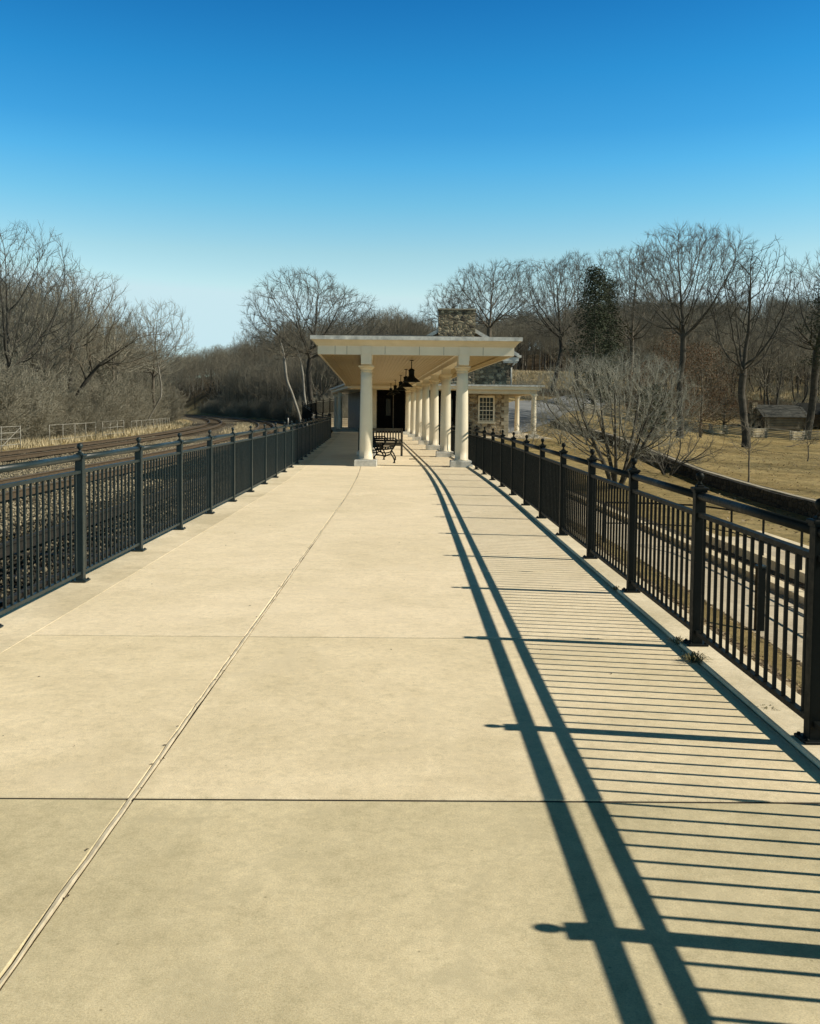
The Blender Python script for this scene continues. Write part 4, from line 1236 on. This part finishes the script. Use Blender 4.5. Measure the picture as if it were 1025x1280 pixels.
hero(934, 84, 284, 8.5, 470, 'dark bare tree with upswept limbs standing on the lawn before the log cabins', 18, n_attr=1750, trunk_r=0.333, twigm='twig_black', bark='bark_dark', low=1.0, up=.35, step=.42, tip=.017, twr=.010, twl=.5, wig=.12)
hero(1008, 106, 300, 15, 440, 'thick dark trunk leaning at the right edge behind the cabins', 19, n_attr=2275, trunk_r=0.407, twigm='twig_dark', bark='bark_dark', lean=(.16,0), skew=(2,0), **MED)
hero(772, 39, 428, 7.0, 582, 'pale-twigged small tree with many stems just beyond the right hand railing', 20, n_attr=4600, twigm='twig_pale', bark='bark_dark', name='multi_stem_tree', stems=6, step=.15, tip=.0048, twr=.0038, twl=.36, twn=4, low=1.0, trunk_r=.075)
hero(836, 45, 500, 5.6, 600, 'low bare small tree with spreading dark branches right of the pale-twigged one', 21, n_attr=1225, twigm='twig_dark', bark='bark_dark', name='multi_stem_tree', stems=4, step=.18, tip=.005, twr=.0035, twl=.36, low=.5, trunk_r=0.052)
hero(703, 56, 500, 4.6, 560, 'low bare shrubby tree beside the porch column', 46, n_attr=1050, twigm='twig_grey', name='multi_stem_tree', stems=4, step=.2, tip=.006, twr=.005, twl=.4)
hero(938, 43, 500, 2.2, 575, 'thin bare sapling on the lawn beyond the low stone wall', 22, n_attr=227, twigm='twig', name='sapling', step=.2, tip=.006, twr=.004, twl=.35, trunk_r=0.037)
hero(1011, 62, 522, 1.8, 560, 'small bare sapling near the right edge in front of the rail fence', 23, n_attr=192, twigm='twig', name='sapling', step=.2, tip=.007, twr=.005, twl=.35, trunk_r=0.037)
hero(664, 54, 525, 2.6, 552, 'leafless low bush behind the porch column', 47, n_attr=525, twigm='twig_tan', name='bare_shrub', stems=5, step=.14, tip=.005, twr=.004, twl=.3)
hero(8, 50, 274, 9, 470, 'tall dark bare tree at the left edge of the wood', 31, n_attr=4025, trunk_r=0.192, twigm='twig_dark', bark='bark_dark', low=.9, step=.3, tip=.009, twr=.0065, twl=.6)
hero(92, 66, 320, 7.5, 450, 'forked bare tree rising highest in the middle of the left wood', 32, n_attr=2625, trunk_r=0.178, twigm='twig', bark='bark_dark', low=1.0, up=.25, step=.34, tip=.010, twr=.006, twl=.6)
hero(72, 62, 392, 8, 465, 'dark trunk leaning right in the middle of the left wood', 33, n_attr=1925, trunk_r=0.14, twigm='twig', bark='bark_dark', lean=(.5,0), skew=(6,0), step=.34, tip=.010, twr=.006, twl=.6)
hero(176, 84, 385, 7, 470, 'bare tree with twin pale stems near the right end of the left wood', 34, n_attr=1925, bark='bark_pale', stems=2, step=.4, tip=.011, twr=.008, twl=.6, twigm='twig_grey')
hero(193, 94, 374, 9.5, 475, 'rounded bare tree ending the left wood beside the bend', 35, n_attr=3150, step=.4, tip=.012, twr=.008, twl=.7, twigm='twig_tan', low=.8)
hero(140, 78, 385, 8.5, 475, 'bushy bare tree left of the rounded one in the left wood', 36, n_attr=2625, step=.38, tip=.011, twr=.007, twl=.7, twigm='twig_tan', low=.8)

# evergreens: foliage of many small sprays spread on drooping boughs
def evergreen(x, y, H, W, label, seed, n=9000, name='cedar_tree', mat='needles', base=.06, size=.30, shape='cone', cat='tree', trunk_r=.22, clump=26):
    rs = np.random.RandomState(seed); z = tz(x, y)
    root = empty(name, (x,y,z), label=label, cat=cat)
    MB().tube([(0,0,-.3),(.1,0,H*.4),(0,.1,H*.9)], [trunk_r,trunk_r*.5,.02], 8).build('trunk', M['bark'], root)
    # clump centres
    nc = n//clump
    t = rs.uniform(0,1,nc)**.85; hh = base*H+(1-base)*H*t
    if shape == 'cone': rad = W/2*(1-t)**.55*(.72+.28*np.sin(t*17+seed))
    else: rad = W/2*np.sqrt(np.clip(1-(2*t-1)**2,0,1))
    a = rs.uniform(0,6.283,nc); rr = rad*np.sqrt(rs.uniform(.25,1,nc))*(.72+.42*np.sin(3*a+t*11))
    C0 = np.stack([np.cos(a)*rr, np.sin(a)*rr, hh-rr*.12], 1)
    C1 = np.repeat(C0, clump, 0) + rs.normal(0, 1, (nc*clump,3))*np.array([.30,.30,.16])*(W/5)
    m = len(C1); s = size*rs.uniform(.5,1.2,(m,1))
    d1 = rs.normal(0,1,(m,3)); d1[:,2] *= .5; d1 /= np.linalg.norm(d1,axis=1,keepdims=True)
    d2 = rs.normal(0,1,(m,3)); d2 -= (d2*d1).sum(1,keepdims=True)*d1; d2 /= np.linalg.norm(d2,axis=1,keepdims=True)
    V = np.stack([C1-d1*s*.5, C1+d2*s*.22, C1+d1*s*.5, C1-d2*s*.22], 1).reshape(-1,3)
    V[:,2] = np.maximum(V[:,2], .02)
    F = np.arange(m*4).reshape(m,4)
    link(bpy.data.objects.new('crown', np_mesh('crown', V, F, M[mat])), root)
    return root
x = place(741,112); evergreen(x, 112, height_for(741,112,338), 10.5, 'dark evergreen cedar among the bare trees right of the chimney', 1, 11000, size=.3, clump=18, trunk_r=.3)
x = place(759,115); evergreen(x, 115, height_for(759,115,350), 8.5, 'shorter evergreen cedar touching the right side of the taller cedar', 4, 6500, size=.3, clump=18, trunk_r=.25)
x = place(1046,100); evergreen(x, 100, height_for(1046,100,330), 11.0, 'dark evergreen partly cut by the right edge of the view', 2, 15000, base=.45, size=.28, trunk_r=.3)
x = place(815,72); evergreen(x, 72, height_for(815,72,482), 3.4, 'low dark holly bush behind the pale small tree', 3, 6000, name='holly_bush', shape='round', base=.0, size=.2, cat='bush', trunk_r=.06)
def beech(u, Yd, v, W, label, seed, n):
    x = place(u,Yd); H = height_for(u,Yd,v)
    root = evergreen(x, Yd, H, W, label, seed, n, name='beech_tree', mat='brownleaf', shape='round', base=.12, size=.17, trunk_r=.16, clump=14)
    th, tn = colonise(seed+70, H, W*.95, H*.12, n_attr=500, step=.4, tip=.012, twr=.009, twl=.6, trunk_r=.14)
    link(bpy.data.objects.new('branches', segs_mesh('branches', th+tn, 3, M['twig'])), root)
beech(876, 92, 432, 9.5, 'beech keeping its brown leaves below the tallest bare tree', 5, 7500)
beech(838, 98, 415, 7, 'smaller brown-leaved beech left of the larger brown one', 6, 4200)
beech(800, 108, 455, 7, 'brown-leaved beech just right of the cedars', 8, 3600)
beech(905, 104, 470, 6, 'low brown-leaved beech behind the dark lawn tree', 7, 3200)

# ------------------------------------------------------------------ woods: shared tree forms
protos = []; protos_dark = []
for i, kw in enumerate([dict(W=5.5,hb=2.6,n_attr=1100,low=.9), dict(W=7,hb=3.4,n_attr=1300,low=.8,lean=(.06,0)), dict(W=5,hb=3.8,n_attr=950,low=1.0,lean=(-.05,.04)), dict(W=6.5,hb=2.2,n_attr=1300,low=.9,stems=2)]):
    th, tn = colonise(200+i, 12, step=.38, tip=.012, twr=.0085, twl=.75, twn=3, up=.22, **kw)
    _s = (segs_mesh('trunk', th, 6, M['bark_pale' if i == 2 else 'bark_dark']), segs_mesh('crown', tn, 3, M['twig_hill']))
    protos_dark.append(_s)
    protos.append((segs_mesh('trunk', th, 6, M['bark_pale' if i == 2 else 'bark']), segs_mesh('crown', tn, 3, M['twig_tan' if i in (0,2) else 'twig_grey']), len(th), len(tn)))
brush_me = []
for i in range(2):
    th, tn = grow(300+i, 3.2, .03, stems=9, limbs=6, spread=1.0, fork=.05, density=.95, twig=.008, crown_w=.5, levels=3, kink=.2)
    brush_me.append(segs_mesh('brush', th+tn, 3, M['twig_tan']))

def wood_tree(x, y, H, i, label, group, rz, name='bare_tree', z=None, forms=None):
    forms = forms or protos
    root = empty(name, (x, y, tz(x,y) if z is None else z), rz, label, 'tree', group)
    s = H/12; root.scale = (s*1.0, s*1.0, s)
    link(bpy.data.objects.new('trunk', forms[i][0]), root); link(bpy.data.objects.new('crown', forms[i][1]), root)
rd = random.Random(77)
GL = 'bare trees of the wood left of the tracks'
cnt = 0
lt = []
while cnt < 120:
    y = rd.uniform(30, 150); x = -21.5 + ct(y) - abs(rd.gauss(0, 1))*9 - rd.uniform(0,2)
    if any((x-a)**2+(y-b)**2 < 3.2 for a, b in lt): continue
    lt.append((x,y)); u = 510+1180*x/y
    H = rd.uniform(9.5, 13.0)
    if u < -60: continue
    near_ = x > -24.5+ct(y)
    if u < 60: H *= 1.12
    wood_tree(x, y, H, cnt % 4, 'bare grey-brown tree in the wood left of the tracks', GL, rd.uniform(0,6.28)); cnt += 1
GH = 'bare trees on the hillside behind the tracks'
cnt = 0; hl = []
while cnt < 70:
    y = rd.uniform(112, 215); e = 1.0+abs(rd.gauss(0,1))*9; x = ct(y)-4+e
    if x > 2 or (x-place(404,108))**2+(y-108)**2 < 30 or any((x-a)**2+(y-b)**2 < 5 for a,b in hl): continue
    hl.append((x,y))
    wood_tree(x, y, rd.uniform(8,12), rd.choice([0,1,2,2,3]), 'bare tree on the wooded hillside behind the railway bend', GH, rd.uniform(0,6.28), forms=protos_dark); cnt += 1
GR = 'bare trees at the foot of the hill behind the log cabins'
cnt = 0; hl = []
while cnt < 84:
    y = rd.uniform(126, 190); x = rd.uniform(.18,.5)*y
    if any((x-a)**2+(y-b)**2 < 12 for a,b in hl): continue
    hl.append((x,y))
    wood_tree(x, y, rd.uniform(12,17), rd.choice([0,1,3]), 'bare tree at the foot of the right hand hill behind the cabins', GR, rd.uniform(0,6.28), forms=protos_dark); cnt += 1

def scatter(name, pts, meshes, label, cat):
    """one object: instances of tree forms on points (uncountable mass)"""
    me = bpy.data.meshes.new(name)
    me.from_pydata([p[:3] for p in pts], [], [])
    a = me.attributes.new('rz', 'FLOAT', 'POINT'); a.data.foreach_set('value', [p[3] for p in pts])
    a = me.attributes.new('sc', 'FLOAT', 'POINT'); a.data.foreach_set('value', [p[4] for p in pts])
    a = me.attributes.new('id_', 'INT', 'POINT'); a.data.foreach_set('value', [p[5] for p in pts])
    o = link(bpy.data.objects.new(name, me)); tag(o, label, cat, kind='stuff')
    g = bpy.data.node_groups.new(name+'_nodes', 'GeometryNodeTree')
    g.interface.new_socket('Geometry', in_out='INPUT', socket_type='NodeSocketGeometry')
    g.interface.new_socket('Geometry', in_out='OUTPUT', socket_type='NodeSocketGeometry')
    gi = g.nodes.new('NodeGroupInput'); go = g.nodes.new('NodeGroupOutput')
    j = g.nodes.new('GeometryNodeJoinGeometry')
    def attr(nm, dt):
        n = g.nodes.new('GeometryNodeInputNamedAttribute'); n.data_type = dt; n.inputs['Name'].default_value = nm; return n.outputs[0]
    rz = attr('rz','FLOAT'); sc = attr('sc','FLOAT'); idn = attr('id_','INT')
    cmb = g.nodes.new('ShaderNodeCombineXYZ'); g.links.new(rz, cmb.inputs[2])
    e2r = g.nodes.new('FunctionNodeEulerToRotation'); g.links.new(cmb.outputs[0], e2r.inputs[0])
    for k, objs in enumerate(meshes):
        for ob in objs:
            cmp_ = g.nodes.new('FunctionNodeCompare'); cmp_.data_type = 'INT'; cmp_.operation = 'EQUAL'
            ins = [s for s in cmp_.inputs if s.type == 'INT']
            g.links.new(idn, ins[0]); ins[1].default_value = k
            oi = g.nodes.new('GeometryNodeObjectInfo'); oi.inputs['Object'].default_value = ob; oi.transform_space = 'ORIGINAL'
            ip = g.nodes.new('GeometryNodeInstanceOnPoints')
            g.links.new(gi.outputs[0], ip.inputs['Points']); g.links.new(cmp_.outputs[0], ip.inputs['Selection'])
            g.links.new(oi.outputs['Geometry'], ip.inputs['Instance']); g.links.new(e2r.outputs[0], ip.inputs['Rotation']); g.links.new(sc, ip.inputs['Scale'])
            g.links.new(ip.outputs[0], j.inputs[0])
    g.links.new(j.outputs[0], go.inputs[0])
    mod = o.modifiers.new('scatter', 'NODES'); mod.node_group = g
    return o
# source objects: real shrubs / trees standing in the wood
src = []
for i in range(4):
    y = 60+9*i; x = -25+ct(y)
    ob_t = None
    root = empty('bare_tree', (x,y,tz(x,y)), i, 'bare grey-brown tree in the wood left of the tracks', 'tree', GL)
    t_ = link(bpy.data.objects.new('trunk', protos[i][0]), root); c2_ = link(bpy.data.objects.new('crown', protos[i][1]), root)
    src.append([t_, c2_])
for i in range(4):
    y = 150+11*i; x = ct(y)+8+i
    root = empty('bare_tree', (x,y,tz(x,y)), i, 'bare tree on the wooded hillside behind the railway bend', 'tree', GH)
    t_ = link(bpy.data.objects.new('trunk', protos_dark[i][0]), root); c2_ = link(bpy.data.objects.new('crown', protos_dark[i][1]), root)
    src.append([t_, c2_])
bsrc = []
for i in range(2):
    y = 52+i*8; x = -20.6
    b_ = link(bpy.data.objects.new('bramble_bush', brush_me[i])); b_.location = (x,y,tz(x,y))
    tag(b_, ['bare tangled bramble bush at the wood edge by the pipe fence','second bare bramble bush at the wood edge farther along the pipe fence'][i], 'bush'); bsrc.append([b_])
pts = []
npr = np.random.RandomState(8)
def batch(n, fx):
    out = []
    XY = [fx() for _ in range(n)]; XY = [p for p in XY if p]
    zz = terrain(np.array([p[0] for p in XY]), np.array([p[1] for p in XY]))
    for (x,y,h), z in zip(XY, zz): out.append((x,y,float(z)-.1, rd.uniform(0,6.28), h, rd.randrange(4)))
    return out
def f_hill():
    y = rd.uniform(125, 420); x = rd.uniform(-.36,.02)*y
    if x < ct(y)-1: return None
    return (x, y, rd.uniform(.75,1.15))
def f_right():
    y = rd.uniform(235, 430); x = rd.uniform(-.02,.56)*y
    return (x, y, rd.uniform(1.0,1.5))
def f_right2():
    y = rd.uniform(185, 245); x = rd.uniform(.24,.56)*y
    return (x, y, rd.uniform(.95,1.4))
def f_left():
    y = rd.uniform(40, 230); x = ct(y)-30-abs(rd.gauss(0,1))*28
    return (x, y, rd.uniform(.7,.95))
pts = [(a,b,c3,d,e,k+4) for a,b,c3,d,e,k in batch(1100, f_hill)+batch(900, f_right)+batch(200, f_right2)]+batch(330, f_left)
scatter('distant_wood', pts, src, 'mass of bare woodland covering the hills and the back of the wood', 'woodland')
def f_br():
    y = 28+125*rd.random()**1.2; x = ct(y)-20.8-abs(rd.gauss(0,1))*4
    return (x, y, rd.uniform(.6,1.5))
def f_br2():
    y = rd.uniform(103, 230); x = ct(y)-3.5+abs(rd.gauss(0,1))*9
    return (x, y, rd.uniform(.5,1.1))
def f_br3():
    y = rd.uniform(118, 185); x = rd.uniform(.2,.5)*y
    return (x, y, rd.uniform(.4,.9))
bp = [(a,b,c3,d,e,i % 2) for i,(a,b,c3,d,e,_) in enumerate(batch(520, f_br)+batch(800, f_br2)+batch(90, f_br3))]
scatter('underbrush', bp, bsrc, 'tangled bare underbrush along the wood edges', 'underbrush')

# straw grass tufts along track edges and field
def straw(name, gen, n, h, label, seed, w=.012):
    r2 = random.Random(seed); XY = [gen(r2) for _ in range(n)]
    zz = terrain(np.array([p[0] for p in XY]), np.array([p[1] for p in XY]))
    V = []; F = []
    for (x,y), z in zip(XY, zz):
        for k in range(5):
            a = r2.uniform(0,6.28); hh = h*r2.uniform(.5,1.2); l = hh*r2.uniform(.1,.6); dx, dy = r2.gauss(0,.12), r2.gauss(0,.12)
            sx, sy = -math.sin(a)*w*(1+y/60), math.cos(a)*w*(1+y/60); n0 = len(V)
            V += [(x+dx-sx,y+dy-sy,z),(x+dx+sx,y+dy+sy,z),(x+dx+math.cos(a)*l,y+dy+math.sin(a)*l,z+hh)]; F.append((n0,n0+1,n0+2))
    o = link(bpy.data.objects.new(name, np_mesh(name, np.array(V), np.array(F), M['strawgrass']))); tag(o, label, 'dry grass', kind='stuff')
def g1(r2): y = r2.uniform(38,125); return (ct(y)-19.2+r2.gauss(0,.9) if y > 60 else ct(y)-18.9+r2.gauss(0,.5), y)
straw('straw_grass', g1, 1300, .38, 'tall straw-coloured grass along the pipe fences', 1)
def g2(r2): y = r2.uniform(86,128); return (ct(y)-3+abs(r2.gauss(0,1))*3.5, y)
straw('bank_grass', g2, 5200, .38, 'dry grass on the bank at the foot of the hill', 2)
def g3(r2): y = r2.uniform(152,240); return (r2.uniform(.10,.46)*y, y)
straw('field_grass', g3, 9000, .6, 'tall straw-coloured grass of the hillside field', 3)
def g4(r2): y = r2.uniform(70,120); return (ct(y)-10.9+r2.gauss(0,.5), y)
straw('track_grass', g4, 900, .3, 'dry grass growing between the railway tracks', 4)

# ------------------------------------------------------------------ split rail fence and cabins
def worm_fence():
    root = empty('split_rail_fence', (24,101,tz(24,101)), label='zigzag split rail fence of pale weathered rails crossing the lawn before the cabins', cat='fence')
    o0 = Vector(root.location); rd = random.Random(5)
    n = 22; pts = []
    for i in range(n+1):
        x = 19+i*2.3; y = 99+.12*x+(.65 if i % 2 else -.65); pts.append(Vector((x,y,tz(x,y))))
    for i in range(n):
        a, b = pts[i], pts[i+1]; d = (b-a).normalized()*.25
        m = MB()
        for k in range(6):
            z = .1+k*.17+(.085 if i % 2 else 0)
            m.tube([a-d-o0+Vector((rd.uniform(-.04,.04),0,z+rd.uniform(-.02,.02))), b+d-o0+Vector((rd.uniform(-.04,.04),0,z+rd.uniform(-.03,.03)))], [rd.uniform(.05,.075), rd.uniform(.045,.07)], 5, smooth=False)
        m.build('rail_stack', M['splitrail'], root)
worm_fence()
def cabin(x, y, rz, label, W=5.2, D=4.2, wall=1.75, ridge=3.0):
    root = empty('log_cabin', (x,y,tz(x,y)-.1), rz, label, 'cabin', 'log cabins on the far lawn')
    m = MB(); n = 9; r = wall/n/2
    for i in range(n):
        z = r+2*r*i
        for s in (-1,1):
            m.tube([(-W/2-.25,s*D/2,z),(W/2+.25,s*D/2,z)], r*1.03, 7, smooth=False)
            m.tube([(s*W/2,-D/2-.25,z+r*.9),(s*W/2,D/2+.25,z+r*.9)], r*1.03, 7, smooth=False)
    k = 0; z = wall
    while z < ridge-.15:
        hw = D/2*(1-(z-wall)/(ridge-wall))
        for s in (-1,1): m.tube([(s*W/2,-hw,z+r*.9),(s*W/2,hw,z+r*.9)], r, 7, smooth=False)
        z += 2*r
    m.box(-W/2+.05,W/2-.05,-D/2+.05,D/2-.05,0,wall-.1)
    m.build('log_wall', M['logs'], root)
    rf = MB()
    for s in (-1,1):
        e = D/2+.4; ze = ridge-(ridge-wall)/(D/2)*e
        vs = [(-W/2-.4,0,ridge),(W/2+.4,0,ridge),(W/2+.4,s*e,ze),(-W/2-.4,s*e,ze)]; vs += [(a,b,c3+.09) for a,b,c3 in vs]
        rf.add(vs, [(0,1,2,3),(7,6,5,4),(0,4,5,1),(1,5,6,2),(2,6,7,3),(3,7,4,0)])
    rf = rf.build('roof', M['shingle'], root)
    MB().box(-W/2-.9,-W/2-.27,-.5,.5,0,ridge+.35).build('chimney', M['stone_dark'], root)
    MB().box(-W/2*0+W/2+.10,W/2+.14,-.4,.4,.1,1.5).build('door', M['wood_in_shade'], root)
    return root
cabin(place(972,118)+.4, 119, R(4), 'log cabin with dark shaded wall and grey shingle roof, left one of the pair')
cabin(place(1022,118)+1.6, 122, R(118), 'log cabin showing its pale log gable at the right edge of the view')
sg = empty('fallen_log', (place(985,92),92,tz(place(985,92),92)), label='thin bare fallen branch lying on the lawn by the rail fence', cat='branch')
th, tn = grow(91, 3.4, .06, limbs=5, spread=.9, fork=.3, levels=2, twig=.012)
ob = link(bpy.data.objects.new('limb', segs_mesh('limb', th+tn, 5, M['bark'])), sg); sg.rotation_euler = (0, R(84), R(20))

# trees outside the right edge whose shadows cross the lawn
for i,(x,y,H) in enumerate([(34,52,15),(40,66,17),(30,38,12),(45,76,17),(50,88,18),(58,104,18),(56,118,16),(38,58,14)]):
    if place(1025,y) < x: 
        wood_tree(x,y,H,[1,3,0,1,3,1,0,3][i],'bare tree standing on the lawn just outside the right edge','lawn trees beyond the right edge',i)

# ------------------------------------------------------------------ camera, sky, sun
pitch, roll, yaw = .0499, .0104, .0025
cy, sy = math.cos(yaw), math.sin(yaw)
f = Vector((sy*math.cos(pitch), cy*math.cos(pitch), -math.sin(pitch)))
r0 = Vector((cy, -sy, 0)); u0 = r0.cross(f)
r2 = r0*math.cos(roll)+u0*math.sin(roll); u2 = u0*math.cos(roll)-r0*math.sin(roll)
cam = bpy.data.cameras.new('camera'); co = link(bpy.data.objects.new('camera', cam))
co.matrix_world = Matrix(((r2.x,u2.x,-f.x,0),(r2.y,u2.y,-f.y,0),(r2.z,u2.z,-f.z,CAMH),(0,0,0,1)))
cam.sensor_width = 36; cam.sensor_fit = 'VERTICAL'; cam.sensor_height = 36
cam.lens = 1180/1280*36
cam.shift_y = -(640-570.6)/1280
cam.clip_start = .05; cam.clip_end = 3000
SC.camera = co

S = Vector((1.5, -.22, 1.146)).normalized()
elev = math.asin(S.z); az = math.atan2(S.x, S.y)     # clockwise from +Y
w = bpy.data.worlds.new('World'); SC.world = w; w.use_nodes = True
nt = w.node_tree; bg = nt.nodes['Background']
sky = nt.nodes.new('ShaderNodeTexSky'); sky.sky_type = 'NISHITA'; sky.sun_disc = False
sky.sun_elevation = elev; sky.sun_rotation = az
sky.altitude = 0; sky.air_density = 1.0; sky.dust_density = .6; sky.ozone_density = 2.5
hs = nt.nodes.new('ShaderNodeHueSaturation'); hs.inputs['Saturation'].default_value = 1.15
nt.links.new(sky.outputs[0], hs.inputs['Color'])
tc = nt.nodes.new('ShaderNodeTexCoord'); sx = nt.nodes.new('ShaderNodeSeparateXYZ'); nt.links.new(tc.outputs['Generated'], sx.inputs[0])
grad = ramp(nt, sx.outputs[2], [(.0,(2.7/3.2,2.3/3.2,2.2/3.2)),(.068,(1.0,2.6/3.2,2.35/3.2)),(.11,(1.0,2.8/3.2,2.25/3.2)),(.16,(2.6/3.2,2.7/3.2,2.15/3.2)),(.208,(1.6/3.2,2.6/3.2,2.35/3.2)),
   (.247,(.96/3.2,2.4/3.2,2.5/3.2)),(.277,(.62/3.2,2.1/3.2,2.42/3.2)),(.329,(.36/3.2,1.85/3.2,2.3/3.2)),(.394,(.2/3.2,1.42/3.2,2.0/3.2)),(.43,(.07/3.2,.35/3.2,.42/3.2)),(.50,(.04/3.2,.12/3.2,.12/3.2)),(1.0,(.03/3.2,.04/3.2,.03/3.2))])
mlt = nt.nodes.new('ShaderNodeVectorMath'); mlt.operation = 'MULTIPLY'; nt.links.new(hs.outputs[0], mlt.inputs[0]); nt.links.new(grad, mlt.inputs[1])
scl = nt.nodes.new('ShaderNodeVectorMath'); scl.operation = 'SCALE'; scl.inputs['Scale'].default_value = 1.6; nt.links.new(mlt.outputs[0], scl.inputs[0])
cap = nt.nodes.new('ShaderNodeVectorMath'); cap.operation = 'MINIMUM'; nt.links.new(scl.outputs[0], cap.inputs[0]); cap.inputs[1].default_value = (4.2,5.75,6.2)
nt.links.new(cap.outputs[0], bg.inputs['Color']); bg.inputs['Strength'].default_value = .14
sl = bpy.data.lights.new('sun', 'SUN'); sl.energy = 5.0; sl.angle = R(.5); sl.color = (1, .90, .74)
so = link(bpy.data.objects.new('sun', sl)); so.rotation_euler = S.to_track_quat('Z','Y').to_euler(); so.location = (20,-5,30)

SC.view_settings.view_transform = 'Standard'; SC.view_settings.look = 'None'
SC.view_settings.exposure = 0; SC.view_settings.gamma = 1
SC.render.engine = 'CYCLES'
